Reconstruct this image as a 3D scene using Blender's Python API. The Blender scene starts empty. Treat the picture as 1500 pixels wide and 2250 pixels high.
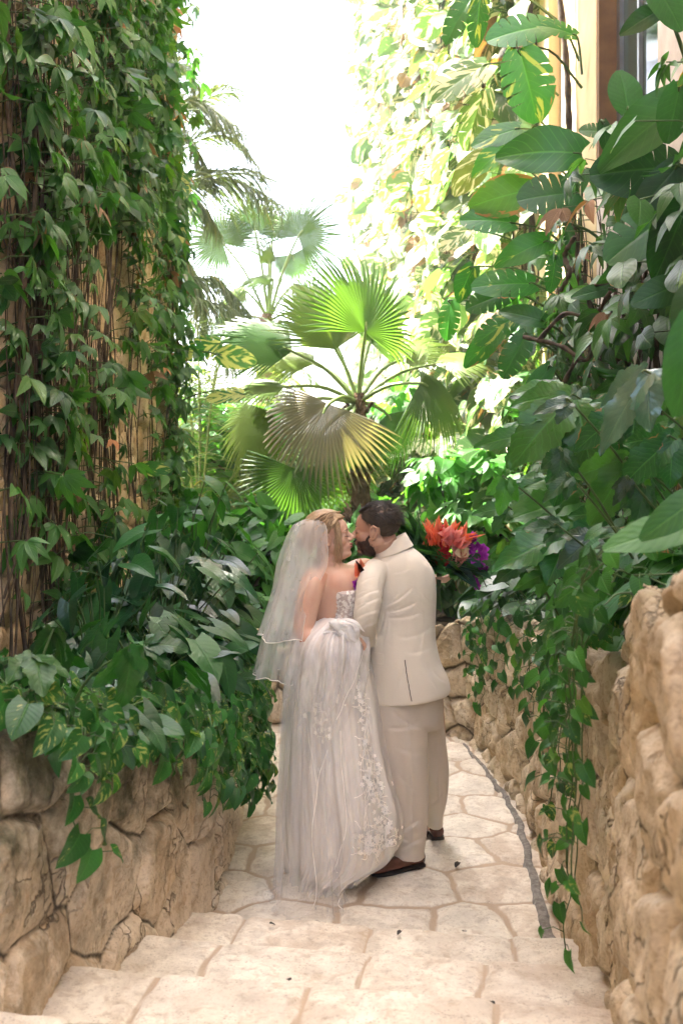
import bpy, bmesh, math, random
import numpy as np
from mathutils import Vector, Matrix
from math import radians, sin, cos, pi, sqrt

# ------------------------------------------------------------ camera, sky, sun, exposure
SC = bpy.context.scene
F, CX, HY, H = 2187.0, 750.0, 1060.0, 1.87        # focal length and horizon measured in photo pixels, eye height in metres
cam_d = bpy.data.cameras.new('camera'); cam = bpy.data.objects.new('camera', cam_d)
SC.collection.objects.link(cam); SC.camera = cam
cam.location = (0, 0, H); cam.rotation_euler = (radians(90), 0, 0)
cam_d.sensor_fit = 'VERTICAL'; cam_d.sensor_height = 36; cam_d.lens = 36*F/2250
cam_d.shift_y = -(1125-HY)/2250
cam_d.clip_start = .05; cam_d.clip_end = 2000
cam_d.dof.use_dof = True; cam_d.dof.focus_distance = 4.8; cam_d.dof.aperture_fstop = 3.6

SUN_EL, SUN_AZ = radians(56), math.atan2(-.88, .47)   # azimuth from +Y towards +X
sdir = Vector((sin(SUN_AZ)*cos(SUN_EL), cos(SUN_AZ)*cos(SUN_EL), sin(SUN_EL)))
w = bpy.data.worlds.new('World'); SC.world = w; w.use_nodes = True
_n = w.node_tree.nodes; _n.clear()
_o = _n.new('ShaderNodeOutputWorld'); _b = _n.new('ShaderNodeBackground'); _s = _n.new('ShaderNodeTexSky')
_s.sky_type = 'NISHITA'; _s.sun_disc = False; _s.sun_elevation = SUN_EL; _s.sun_rotation = SUN_AZ
_s.air_density = .7; _s.dust_density = 6.0; _s.ozone_density = 1.0
_b.inputs[1].default_value = .15
w.node_tree.links.new(_s.outputs[0], _b.inputs[0]); w.node_tree.links.new(_b.outputs[0], _o.inputs[0])
sl = bpy.data.lights.new('sun', 'SUN'); sl.energy = 5.0; sl.angle = radians(.5); sl.color = (1, .94, .84)
so = bpy.data.objects.new('sun', sl); SC.collection.objects.link(so)
so.rotation_euler = sdir.to_track_quat('Z', 'Y').to_euler()
SC.view_settings.view_transform = 'Standard'; SC.view_settings.look = 'None'
SC.view_settings.gamma = 1; SC.view_settings.exposure = 3.3
SC.cycles.use_denoising = True
SC.cycles.denoising_input_passes = 'RGB_ALBEDO_NORMAL'; SC.cycles.denoising_prefilter = 'ACCURATE'
SC.cycles.max_bounces = 10; SC.cycles.diffuse_bounces = 5; SC.cycles.glossy_bounces = 3
SC.cycles.transmission_bounces = 6; SC.cycles.transparent_max_bounces = 24
SC.cycles.sample_clamp_indirect = 6

# ------------------------------------------------------------ helpers
rnd = random.Random(11); RG = np.random.default_rng(11)
def at(px, py, Y):
    s = F/Y
    return Vector(((px-CX)/s, Y, H-(py-HY)/s))
def tagp(o, label=None, cat=None, group=None, kind=None):
    if label: o['label'] = label
    if cat: o['category'] = cat
    if group: o['group'] = group
    if kind: o['kind'] = kind
    return o
def empty(name, loc, label, cat, group=None):
    o = bpy.data.objects.new(name, None); SC.collection.objects.link(o); o.location = loc
    o.empty_display_size = .1
    return tagp(o, label, cat, group)

def _hash(ix, iy, iz, seed):
    h = (ix*374761393 + iy*668265263 + iz*2147483647 + seed*1274126177) & 0xffffffff
    h = ((h ^ (h >> 13))*1274126177) & 0xffffffff
    h = ((h ^ (h >> 16))*2246822519) & 0xffffffff
    return ((h ^ (h >> 15)) & 0xffffff)/float(0xffffff)
def vnoise(P, scale=1., seed=0):
    P = np.asarray(P, float)*scale + 1000.
    if P.shape[-1] == 2: P = np.concatenate([P, np.zeros(P.shape[:-1]+(1,))], -1)
    I = np.floor(P).astype(np.int64); f = P-I; f = f*f*(3-2*f)
    r = 0
    for dx in (0, 1):
        wx = f[..., 0] if dx else 1-f[..., 0]
        for dy in (0, 1):
            wy = f[..., 1] if dy else 1-f[..., 1]
            for dz in (0, 1):
                wz = f[..., 2] if dz else 1-f[..., 2]
                r = r + wx*wy*wz*_hash(I[..., 0]+dx, I[..., 1]+dy, I[..., 2]+dz, seed)
    return r
def fbm(P, scale=1., octv=4, seed=0, gain=.5):
    r = 0; a = 1; t = 0
    for k in range(octv):
        r = r + a*vnoise(P, scale*2**k, seed+k*17); t += a; a *= gain
    return r/t

class MB:
    """collects geometry; build() links it as one mesh object"""
    def __init__(s): s.V = []; s.Fq = []; s.Ft = []; s.n = 0; s.uv = []; s.r = []; s.mq = []; s.mt = []
    def add(s, V, Fc, uv=None, r=0., m=0):
        V = np.asarray(V, float).reshape(-1, 3); k = len(V)
        s.V.append(V); s.uv.append(np.zeros((k, 2)) if uv is None else np.asarray(uv, float))
        s.r.append(np.full(k, r) if np.isscalar(r) else np.asarray(r, float))
        Fc = np.asarray(Fc, int)
        if Fc.size:
            if Fc.shape[1] == 4: s.Fq.append(Fc+s.n); s.mq.append(np.full(len(Fc), m))
            else: s.Ft.append(Fc+s.n); s.mt.append(np.full(len(Fc), m))
        s.n += k
    def grid(s, P, uv=None, r=0., m=0, closeu=False, closev=False, caps=False):
        P = np.asarray(P, float); a, b = P.shape[:2]
        ix = np.arange(a*b).reshape(a, b)
        I = ix if not closeu else np.vstack([ix, ix[:1]])
        if closev: I = np.hstack([I, I[:, :1]])
        q = np.stack([I[:-1, :-1], I[1:, :-1], I[1:, 1:], I[:-1, 1:]], -1).reshape(-1, 4)
        if uv is None:
            U, W = np.meshgrid(np.linspace(0, 1, a), np.linspace(0, 1, b), indexing='ij'); uv = np.stack([U, W], -1)
        s.add(P.reshape(-1, 3), q, np.asarray(uv).reshape(-1, 2), r if np.isscalar(r) else np.asarray(r).reshape(-1), m)
        if caps:   # ends of a tube whose rings run along axis 1
            for e, fl in ((0, 1), (a-1, 0)):
                ring = P[e]; c = ring.mean(0); V = np.vstack([ring, c[None]]); j = np.arange(b); jn = (j+1) % b
                T = np.stack([j, jn, np.full(b, b)], -1); T = T if fl else T[:, ::-1]
                s.add(V, T, None, r if np.isscalar(r) else 0., m)
    def tube(s, pts, rad, n=6, r=0., m=0, caps=True, flat=None):
        pts = np.asarray(pts, float); k = len(pts)
        rad = np.full(k, rad) if np.isscalar(rad) else np.asarray(rad, float)
        T = np.gradient(pts, axis=0); T /= np.linalg.norm(T, axis=1)[:, None]+1e-9
        up = np.array([0, 0, 1.]) if abs(T[:, 2].mean()) < .8 else np.array([0, 1., 0])
        ring = []; pv = None
        for i in range(k):
            a = np.cross(T[i], up) if pv is None else pv-T[i]*np.dot(pv, T[i])
            if np.linalg.norm(a) < 1e-6: a = np.cross(T[i], [1, 0, 0])
            a /= np.linalg.norm(a)+1e-9; pv = a; b = np.cross(T[i], a)
            th = np.arange(n)*2*pi/n
            ring.append(pts[i]+rad[i]*(np.cos(th)[:, None]*a+np.sin(th)[:, None]*b*(flat or 1)))
        s.grid(np.array(ring), r=r, m=m, closev=True, caps=caps)
    def inst(s, tpl, M, r, m=0):
        """tpl = (V, F, UV); M = (K,4,4) matrices; r = K random numbers"""
        V, Fc, UV = tpl; K = len(M)
        if not K: return
        M = np.asarray(M, float)
        P = np.einsum('kij,nj->kni', M[:, :3, :3], V)+M[:, None, :3, 3]
        n = len(V); FF = (Fc[None]+np.arange(K)[:, None, None]*n).reshape(-1, Fc.shape[1])
        s.add(P.reshape(-1, 3), FF, np.tile(UV, (K, 1)), np.repeat(np.asarray(r, float), n), m)
    def ell(s, c, rr, R=None, nu=14, nv=20, r=0., m=0):
        th = np.linspace(0.0001, pi-.0001, nu); ph = np.arange(nv)*2*pi/nv
        T, Ph = np.meshgrid(th, ph, indexing='ij')
        P = np.stack([np.sin(T)*np.cos(Ph)*rr[0], np.sin(T)*np.sin(Ph)*rr[1], np.cos(T)*rr[2]], -1)
        if R is not None: P = P@np.array(R).T
        s.grid(P[::-1]+np.array(c), r=r, m=m, closev=True, caps=True)
    def mesh(s, name):
        V = np.concatenate(s.V); me = bpy.data.meshes.new(name)
        q = np.concatenate(s.Fq) if s.Fq else np.zeros((0, 4), int); t = np.concatenate(s.Ft) if s.Ft else np.zeros((0, 3), int)
        me.vertices.add(len(V)); me.vertices.foreach_set('co', V.reshape(-1).astype(np.float32))
        L = np.concatenate([q.reshape(-1), t.reshape(-1)]); me.loops.add(len(L)); me.loops.foreach_set('vertex_index', L.astype(np.int32))
        nf = len(q)+len(t); me.polygons.add(nf)
        st = np.concatenate([np.arange(len(q))*4, len(q)*4+np.arange(len(t))*3])
        me.polygons.foreach_set('loop_start', st.astype(np.int32))
        mi = np.concatenate([np.concatenate(s.mq) if s.mq else np.zeros(0), np.concatenate(s.mt) if s.mt else np.zeros(0)])
        me.polygons.foreach_set('material_index', mi.astype(np.int32))
        me.update(calc_edges=True)
        a = me.attributes.new('luv', 'FLOAT_VECTOR', 'POINT')
        uv = np.concatenate(s.uv); a.data.foreach_set('vector', np.concatenate([uv, np.zeros((len(uv), 1))], 1).reshape(-1).astype(np.float32))
        a = me.attributes.new('rnd', 'FLOAT', 'POINT'); a.data.foreach_set('value', np.concatenate(s.r).astype(np.float32))
        me.polygons.foreach_set('use_smooth', np.ones(nf, bool)); me.validate(); me.update()
        return me
    def build(s, name, mats, parent=None, smooth=True, origin=None):
        me = s.mesh(name)
        if not smooth: me.polygons.foreach_set('use_smooth', np.zeros(len(me.polygons), bool))
        for m in (mats if isinstance(mats, (list, tuple)) else [mats]): me.materials.append(m)
        return link(name, me, parent, origin)
def link(name, me, parent=None, origin=None):
    o = bpy.data.objects.new(name, me); SC.collection.objects.link(o)
    if parent is not None:
        o.parent = parent; me.transform(Matrix.Translation(-world_loc(parent)))
    elif origin is not None:
        me.transform(Matrix.Translation(-Vector(origin))); o.location = origin
    return o
def world_loc(o):
    v = Vector(o.location)
    while o.parent: o = o.parent; v += o.location
    return v
def remesh(mb, name, voxel, mats, parent=None, smooth=3, fn=None):
    """voxel-fuse overlapping closed shapes into one continuous surface; fn(P, N) -> displaced P"""
    me = mb.mesh(name); o = bpy.data.objects.new('tmp', me); SC.collection.objects.link(o)
    md = o.modifiers.new('r', 'REMESH'); md.mode = 'VOXEL'; md.voxel_size = voxel
    if smooth:
        sm = o.modifiers.new('s', 'SMOOTH'); sm.factor = .5; sm.iterations = smooth
    dg = bpy.context.evaluated_depsgraph_get(); dg.update()
    m2 = bpy.data.meshes.new_from_object(o.evaluated_get(dg)); bpy.data.objects.remove(o); bpy.data.meshes.remove(me)
    m2.name = name
    n = len(m2.vertices)
    if fn is not None:
        P = np.empty(n*3, np.float32); N = np.empty(n*3, np.float32)
        m2.vertices.foreach_get('co', P); m2.vertices.foreach_get('normal', N)
        P = fn(P.reshape(-1, 3).astype(float), N.reshape(-1, 3).astype(float)); m2.vertices.foreach_set('co', P.reshape(-1).astype(np.float32))
    m2.polygons.foreach_set('use_smooth', np.ones(len(m2.polygons), bool)); m2.update()
    m2.materials.clear()
    for m in (mats if isinstance(mats, (list, tuple)) else [mats]): m2.materials.append(m)
    return link(name, m2, parent)
def smoothcurve(pts, n):
    """Catmull-Rom through the points"""
    P = np.asarray(pts, float); k = len(P)
    Q = np.vstack([2*P[0]-P[1], P, 2*P[-1]-P[-2]]); out = []
    for t in np.linspace(0, k-1-1e-6, n):
        i = int(t); f = t-i; a, b, c, d = Q[i], Q[i+1], Q[i+2], Q[i+3]
        out.append(.5*((2*b)+(c-a)*f+(2*a-5*b+4*c-d)*f*f+(3*b-a-3*c+d)*f**3))
    return np.array(out)
def frame(pos, yv, zv, s=1.):
    """4x4 with local +Y along yv and local +Z near zv"""
    y = np.asarray(yv, float); y = y/(np.linalg.norm(y)+1e-9); z = np.asarray(zv, float)
    x = np.cross(y, z); x = x/(np.linalg.norm(x)+1e-9); z = np.cross(x, y)
    s = np.array([s, s, s]) if np.isscalar(s) else np.asarray(s)
    M = np.eye(4); M[:3, 0] = x*s[0]; M[:3, 1] = y*s[1]; M[:3, 2] = z*s[2]; M[:3, 3] = pos
    return M

ORD = 'first second third fourth fifth sixth seventh eighth ninth tenth eleventh twelfth thirteenth fourteenth fifteenth sixteenth seventeenth eighteenth nineteenth twentieth'.split()
ORD += ['twenty-'+q for q in ORD[:9]]+['thirtieth']+['thirty-'+q for q in ORD[:9]]
def rank(ys):
    o = sorted(range(len(ys)), key=lambda i: ys[i]); r = [0]*len(ys)
    for k, i in enumerate(o): r[i] = k
    return [ORD[q] for q in r]

# ------------------------------------------------------------ materials
class G:
    def __init__(s, name):
        s.m = bpy.data.materials.new(name); s.m.use_nodes = True; s.t = s.m.node_tree; s.t.nodes.clear()
        s.out = s.t.nodes.new('ShaderNodeOutputMaterial')
    def N(s, t, **k):
        n = s.t.nodes.new('ShaderNode'+t)
        for a, b in k.items(): setattr(n, a, b)
        return n
    def L(s, a, b): s.t.links.new(a, b)
    def put(s, inp, v):
        if isinstance(v, bpy.types.NodeSocket): s.L(v, inp)
        elif v is not None:
            if isinstance(v, (tuple, list)) and len(v) == 3 and inp.type == 'RGBA': v = (*v, 1)
            inp.default_value = v
    def M(s, op, a, b=None, c=None, clamp=False):
        n = s.N('Math', operation=op, use_clamp=clamp); s.put(n.inputs[0], a)
        if b is not None: s.put(n.inputs[1], b)
        if c is not None: s.put(n.inputs[2], c)
        return n.outputs[0]
    def ss(s, v, a, b, lo=0., hi=1.):
        n = s.N('MapRange', interpolation_type='SMOOTHSTEP'); s.put(n.inputs[0], v)
        for i, x in enumerate((a, b, lo, hi)): s.put(n.inputs[i+1], x)
        return n.outputs[0]
    def mix(s, f, a, b, mode='MIX'):
        n = s.N('Mix', data_type='RGBA', blend_type=mode); s.put(n.inputs[0], f); s.put(n.inputs[6], a); s.put(n.inputs[7], b); return n.outputs[2]
    def attr(s, name): return s.N('Attribute', attribute_name=name)
    def obj(s): return s.N('TexCoord').outputs['Object']
    def geo(s): return s.N('NewGeometry').outputs['Position']
    def noise(s, vec, scale, detail=4., rough=.55, dist=0., dim='3D'):
        n = s.N('TexNoise', noise_dimensions=dim); s.put(n.inputs['Vector'], vec)
        n.inputs['Scale'].default_value = scale; n.inputs['Detail'].default_value = detail
        n.inputs['Roughness'].default_value = rough; n.inputs['Distortion'].default_value = dist; return n.outputs[0]
    def vor(s, vec, scale, feature='F1', out=0):
        n = s.N('TexVoronoi', feature=feature); s.put(n.inputs['Vector'], vec); n.inputs['Scale'].default_value = scale; return n.outputs[out]
    def vscale(s, vec, v):
        n = s.N('VectorMath', operation='MULTIPLY'); s.put(n.inputs[0], vec); n.inputs[1].default_value = v; return n.outputs[0]
    def ramp(s, f, stops):
        n = s.N('ValToRGB'); s.put(n.inputs[0], f); cr = n.color_ramp
        while len(cr.elements) < len(stops): cr.elements.new(.5)
        for e, (p, c) in zip(cr.elements, stops): e.position = p; e.color = (*c, 1)
        return n.outputs[0]
    def bump(s, h, strength=.5, dist=.01, nrm=None):
        n = s.N('Bump'); n.inputs['Strength'].default_value = strength; n.inputs['Distance'].default_value = dist
        s.put(n.inputs['Height'], h)
        if nrm is not None: s.L(nrm, n.inputs['Normal'])
        return n.outputs[0]
    def bsdf(s, col, rough=.6, nrm=None, spec=.5, **k):
        n = s.N('BsdfPrincipled'); s.put(n.inputs['Base Color'], col); s.put(n.inputs['Roughness'], rough)
        n.inputs['Specular IOR Level'].default_value = spec
        if nrm is not None: s.L(nrm, n.inputs['Normal'])
        for a, b in k.items(): s.put(n.inputs[a.replace('_', ' ')], b)
        return n.outputs[0]
    def done(s, sh): s.L(sh, s.out.inputs[0]); return s.m

def leaf_mat(name, dark, light, var=0., varcol=(.45, .45, .12), nv=9., rough=.38, trans=.34, edge=0., spec=.45, vein=.35, tcol=(1.5, 1.45, .55)):
    """leaf tissue: veins, variegation and per-leaf tone, in the leaf's own coordinates"""
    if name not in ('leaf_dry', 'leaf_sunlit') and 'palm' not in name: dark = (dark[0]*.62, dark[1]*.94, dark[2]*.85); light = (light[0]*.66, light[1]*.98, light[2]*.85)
    g = G(name); a = g.attr('luv'); sp = g.N('SeparateXYZ'); g.L(a.outputs['Vector'], sp.inputs[0])
    u, v = sp.outputs[0], sp.outputs[1]; r = g.attr('rnd').outputs['Fac']
    au = g.M('ABSOLUTE', u)
    col = g.mix(r, dark, light); rr = g.M('FRACT', g.M('MULTIPLY', r, 5.31))
    col = g.mix(g.M('MULTIPLY', g.ss(rr, .90, .99), .45), col, (light[0]*2.1+.03, light[1]*1.25+.02, light[2]*.8))
    off = g.N('CombineXYZ'); g.put(off.inputs[2], g.M('MULTIPLY', r, 57.3)); 
    vv = g.N('VectorMath', operation='ADD'); g.L(a.outputs['Vector'], vv.inputs[0]); g.L(off.outputs[0], vv.inputs[1])
    mott = g.noise(vv.outputs[0], 5., 3.)
    col = g.mix(g.M('MULTIPLY', mott, .5), col, (dark[0]*.55, dark[1]*.6, dark[2]*.6))
    ph = g.M('FRACT', g.M('SUBTRACT', g.M('MULTIPLY', v, nv), g.M('MULTIPLY', au, 2.3)))
    side = g.M('SUBTRACT', 1., g.ss(g.M('ABSOLUTE', g.M('SUBTRACT', ph, .5)), 0., .11))
    mid = g.M('SUBTRACT', 1., g.ss(au, .0, .06))
    ve = g.M('MAXIMUM', mid, g.M('MULTIPLY', side, .45))
    lv = (light[0]*1.5+.02, light[1]*1.35+.02, light[2]*1.3+.01)
    col = g.mix(g.M('MULTIPLY', ve, vein), col, lv)
    if var > 0:
        st = g.N('CombineXYZ'); g.put(st.inputs[0], g.M('MULTIPLY', u, 1.3)); g.put(st.inputs[1], g.M('SUBTRACT', g.M('MULTIPLY', v, 5.2), g.M('MULTIPLY', au, 2.6))); g.put(st.inputs[2], g.M('MULTIPLY', r, 91.))
        n2 = g.noise(st.outputs[0], 1.0, 2.5, .6)
        th = g.ss(g.M('ADD', n2, g.M('MULTIPLY', g.M('SUBTRACT', g.M('FRACT', g.M('MULTIPLY', r, 13.7)), .5), .18)), .70-var*.20, .74-var*.17)
        col = g.mix(g.M('MULTIPLY', th, .85), col, varcol)
    if edge > 0:
        n3 = g.noise(vv.outputs[0], 3., 3.)
        e = g.ss(g.M('ADD', g.M('MULTIPLY', au, .45), g.M('ADD', g.M('MULTIPLY', n3, .8), g.M('MULTIPLY', g.M('FRACT', g.M('MULTIPLY', r, 7.7)), .35))), 1.22-edge*.4, 1.27-edge*.4)
        col = g.mix(e, col, (.30, .15, .05))
    hgt = g.M('ADD', g.M('MULTIPLY', g.M('ABSOLUTE', g.M('SUBTRACT', ph, .5)), .55), g.M('MULTIPLY', mott, .3))
    nr = g.bump(g.M('ADD', hgt, g.ss(au, 0., .12)), .32, .005)
    b = g.bsdf(col, g.M('ADD', rough-.06, g.M('MULTIPLY', mott, .16)), nr, spec)
    t = g.N('BsdfTranslucent'); tc = g.mix(1., col, tcol, 'MULTIPLY'); g.L(tc, t.inputs[0]); g.L(nr, t.inputs[1])
    mx = g.N('MixShader'); mx.inputs[0].default_value = trans; g.L(b, mx.inputs[1]); g.L(t.outputs[0], mx.inputs[2])
    return g.done(mx.outputs[0])
def simple_mat(name, col, col2=None, scale=8., rough=.6, bump=.3, bd=.004, spec=.4, detail=5., **k):
    g = G(name); p = g.obj(); n = g.noise(p, scale, detail, .6)
    c = g.mix(g.ss(n, .3, .7), col, col2 or tuple(x*.6 for x in col))
    return g.done(g.bsdf(c, rough, g.bump(g.noise(p, scale*3, 4.), bump, bd), spec, **k))
def rock_mat(name, joint=(.20, .15, .095), a=(.60, .46, .28), b=(.44, .31, .17), c=(.52, .45, .34), moss=0., pit=1., dk=1., bp=.85):
    g = G(name); p = g.obj(); r = g.attr('rnd').outputs['Fac']; sp = g.N('SeparateXYZ'); g.L(g.attr('luv').outputs['Vector'], sp.inputs[0])
    ed, mz = sp.outputs[0], sp.outputs[1]
    col = g.ramp(r, [(0., b), (.35, a), (.7, c), (1., tuple(.5*(x+y) for x, y in zip(a, b)))])
    n1 = g.noise(p, 5., 6., .65, .4); n2 = g.noise(p, 38., 5., .7); n3 = g.noise(p, 14., 4., .6, 1.2)
    col = g.mix(g.ss(n1, .38, .68), col, tuple(min(1, x*1.22) for x in c))
    col = g.mix(g.M('MULTIPLY', g.ss(n3, .5, .72), .6*dk), col, (b[0]*.72, b[1]*.62, b[2]*.5))
    col = g.mix(g.M('MULTIPLY', g.ss(n2, .50, .72), .60*dk), col, (b[0]*.55, b[1]*.5, b[2]*.45))
    pits = g.ss(g.vor(p, 70.), .10, .32); pm = g.ss(g.noise(p, 9., 3.), .44, .60)
    pitv = g.M('SUBTRACT', 1., g.M('MULTIPLY', g.M('SUBTRACT', 1., pits), pm))
    col = g.mix(g.M('MULTIPLY', g.M('SUBTRACT', 1., pitv), .36*pit), col, (.14, .10, .06))
    if moss:
        mm = g.M('MULTIPLY', g.ss(g.M('ADD', mz, g.M('MULTIPLY', g.M('SUBTRACT', g.noise(p, 4.5, 6., .7), .5), 1.5)), .45, 1.05), moss)
        col = g.mix(mm, col, g.mix(g.noise(p, 30., 3.), (.030, .028, .016), (.12, .115, .06)))
    st = g.ss(g.noise(g.vscale(p, (2.2, 2.2, .7)), 2.6, 5., .7), .50, .70); col = g.mix(g.M('MULTIPLY', st, .45*dk), col, tuple(x*.55 for x in b)); col = g.mix(g.ss(ed, .25, 0.), col, joint)
    wv = g.N('VectorMath', operation='ADD'); g.L(p, wv.inputs[0]); dn = g.noise(p, 3., 3.); dv = g.N('CombineXYZ'); g.put(dv.inputs[0], g.M('MULTIPLY', dn, .5)); g.put(dv.inputs[2], g.M('MULTIPLY', n1, .4)); g.L(dv.outputs[0], wv.inputs[1])
    ck = g.M('MULTIPLY', g.ss(g.vor(g.vscale(wv.outputs[0], (1., 1., .6)), 8., 'DISTANCE_TO_EDGE'), .035, .0), g.ss(g.noise(p, 2.7, 3.), .46, .58)); col = g.mix(g.M('MULTIPLY', ck, .75 if dk == 1. else .0), col, tuple(x*.3 for x in b))
    h = g.M('ADD', g.M('MULTIPLY', ck, -1.2 if dk == 1. else 0.), g.M('MULTIPLY', n2, .5))
    h = g.M('ADD', h, g.M('MULTIPLY', n2, .0), g.M('ADD', g.M('MULTIPLY', n3, .9), g.M('MULTIPLY', pitv, .55*pit)))
    n4 = g.noise(p, 110., 3., .7); col = g.mix(g.M('MULTIPLY', g.ss(n4, .58, .72), .5), col, tuple(x*.45 for x in b)); h = g.M('ADD', h, g.M('MULTIPLY', n4, .25))
    return g.done(g.bsdf(col, .88, g.bump(h, bp, .016), .25))

def voronoi(S, Z, pts):
    """for each (S,Z): nearest cell id and distance to the cell border"""
    sh = S.shape; P = np.stack([S.ravel(), Z.ravel()], -1); idx = np.empty(len(P), int); ed = np.empty(len(P))
    for k in range(0, len(P), 20000):
        q = P[k:k+20000]; d = ((q[:, None]-pts[None])**2).sum(-1); o = np.argpartition(d, 3, axis=1)[:, :4]
        dd = np.take_along_axis(d, o, 1); so_ = np.argsort(dd, 1); o = np.take_along_axis(o, so_, 1); dd = np.take_along_axis(dd, so_, 1)
        i0 = o[:, 0]; e = np.full(len(q), 9.)
        for j in (1, 2, 3):
            L = np.sqrt(((pts[i0]-pts[o[:, j]])**2).sum(-1))+1e-9; e = np.minimum(e, (dd[:, j]-dd[:, 0])/(2*L))
        idx[k:k+20000] = i0; ed[k:k+20000] = e
    return idx.reshape(sh), ed.reshape(sh)
def jitter_cells(L, Z, cw, ch, rg, j=.36):
    pts = []; nr = int(Z/ch)+3
    for r in range(-1, nr):
        for c in range(-2, int(L/cw)+3):
            pts.append(((c+.5*(r % 2)+rg.uniform(-j, j))*cw, (r+rg.uniform(-j, j)*.9)*ch))
    return np.array(pts)
def polyline(pts, step):
    P = np.array(pts, float); C = smoothcurve(P, 400); d = np.r_[0, np.cumsum(np.linalg.norm(np.diff(C, axis=0), axis=1))]
    n = int(d[-1]/step)+1; s = np.linspace(0, d[-1], n)
    Q = np.stack([np.interp(s, d, C[:, k]) for k in range(C.shape[1])], -1)
    T = np.gradient(Q, axis=0); T /= np.linalg.norm(T, axis=1)[:, None]+1e-9
    return s, Q, T
def stone_wall(pts, side, z0, depth, cw, ch, step, seed, amp=.035, groove=.035, batter=.04, joint=.026, ragged=.05):
    """pts: (x,y,ztop) along the foot; side=+1 when the face looks to the right of travel. One grid: face, rounded lip, top."""
    rg = np.random.default_rng(seed); s, Q, T = polyline(pts, step)
    N = np.stack([T[:, 1], -T[:, 0]], -1)*side; N /= np.linalg.norm(N, axis=1)[:, None]
    zt = Q[:, 2]; tot = zt.max()-z0+depth; nv = int(tot/step)+1
    v = np.linspace(0, 1, nv)[None, :]
    zt = zt + ragged*(vnoise(np.stack([s, s*0], -1), 3.1, seed)*2-1)+ragged*.6*(vnoise(np.stack([s, s*0], -1), 8, seed+1)*2-1)
    hgt = (zt-z0)[:, None]; arc = v*(hgt+depth); r = .09
    on = np.clip(arc-hgt, 0, None); face = np.minimum(arc, hgt)
    k = np.clip((face-(hgt-r))/r, 0, 1)                 # rounding of the lip
    off = -on - r*.45*k**2 - (face)*batter*0
    zz = z0+face-.0*k
    S = np.repeat(s[:, None], nv, 1); A = arc
    pc = jitter_cells(s[-1], tot, cw, ch, rg)
    wx = (fbm(np.stack([S, A], -1), 4, 3, seed+3)-.5)*.07; wz = (fbm(np.stack([S, A], -1), 4, 3, seed+9)-.5)*.07
    idx, ed = voronoi((S+wx)/cw, (A+wz)/ch, pc/np.array([cw, ch])); ed = ed*min(cw, ch)
    tone = rg.random(len(pc))[idx]; lift = (rg.random(len(pc))[idx]-.5)
    tx = (rg.random(len(pc))[idx]-.5); tz = (rg.random(len(pc))[idx]-.5)
    cxs = pc[idx]
    dome = 1-np.exp(-np.clip(ed-joint*.45, 0, None)/(.012))
    rough = (fbm(np.stack([S*1.3, A], -1), 9, 6, seed+20, .68)-.5)*.9; rough = rough+.6*(np.abs(fbm(np.stack([S*1.6, A*.8], -1), 9, 4, seed+33, .6)-.5)-.12)
    rel = dome*(groove*1.15+.6*amp*lift+.24*tx*(S-cxs[..., 0])+.24*tz*(A-cxs[..., 1])) + rough*amp*1.15*(.3+.7*dome)-groove*.9
    nx = N[:, None, :]; up = np.clip((arc-hgt)/r+.5, 0, 1); cu = np.cos(up*pi/2); su = np.sin(up*pi/2)
    rel = rel-batter*face
    X = Q[:, 0][:, None]+nx[..., 0]*(off+rel*cu); Y = Q[:, 1][:, None]+nx[..., 1]*(off+rel*cu); Z = zz+rel*su
    Z[:, 0] = z0
    mb = MB(); P = np.stack([X, Y, Z], -1)
    mossz = np.clip((Z-z0)/(hgt), 0, 1.2)
    if side > 0: P = P[:, ::-1]; ed = ed[:, ::-1]; tone = tone[:, ::-1]; mossz = mossz[:, ::-1]
    mb.grid(P, uv=np.stack([ed/joint*.5, mossz], -1), r=tone)
    # back and foot close the solid
    top = P[:, -1] if side <= 0 else P[:, 0]; bk = top.copy(); bk[:, 2] = z0
    mb.grid(np.stack([top, bk], 1), uv=np.tile([1., 0], (len(top), 2, 1)))
    return mb
# ------------------------------------------------------------ setting materials
M_wallL = rock_mat('limestone_left', joint=(.055, .04, .025), a=(.68, .555, .40), b=(.58, .45, .30), c=(.66, .58, .46), moss=1.)
M_wallR = rock_mat('limestone_right', joint=(.06, .045, .028), a=(.60, .48, .31), b=(.46, .34, .20), c=(.64, .56, .43), moss=.25)
M_tall = rock_mat('limestone_tall', a=(.60, .44, .26), b=(.48, .33, .18), c=(.56, .46, .32), moss=0., joint=(.10, .07, .04))
M_pave = rock_mat('paving', joint=(.48, .37, .265), a=(.66, .59, .485), b=(.60, .50, .39), c=(.70, .645, .545), pit=1.1, dk=.75, bp=1.)
M_plaster = simple_mat('yellow_plaster', (.64, .51, .31), (.54, .41, .24), 2.5, .85, .25, .004, .2)
M_white = simple_mat('white_plaster', (.66, .60, .55), (.52, .46, .42), 6, .8, .2, .003, .2)
M_brown = simple_mat('brown_render', (.20, .12, .06), (.15, .09, .05), 8, .9, .3, .004, .2)
M_soil = simple_mat('dark_soil', (.045, .032, .02), (.10, .07, .045), 9, .95, .9, .02, .1)
M_conc = simple_mat('grey_concrete', (.30, .28, .25), (.15, .135, .115), 40, .9, .8, .006, .2)
M_alu = simple_mat('window_metal', (.20, .22, .23), (.15, .16, .17), 5, .4, .05, .001, .5, Metallic=.6)
def _glass():
    g = G('window_glass'); n = g.noise(g.obj(), 3., 2.)
    return g.done(g.bsdf((.03, .05, .04), .12, g.bump(n, .05, .01), .3))
M_glass = _glass()

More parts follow.
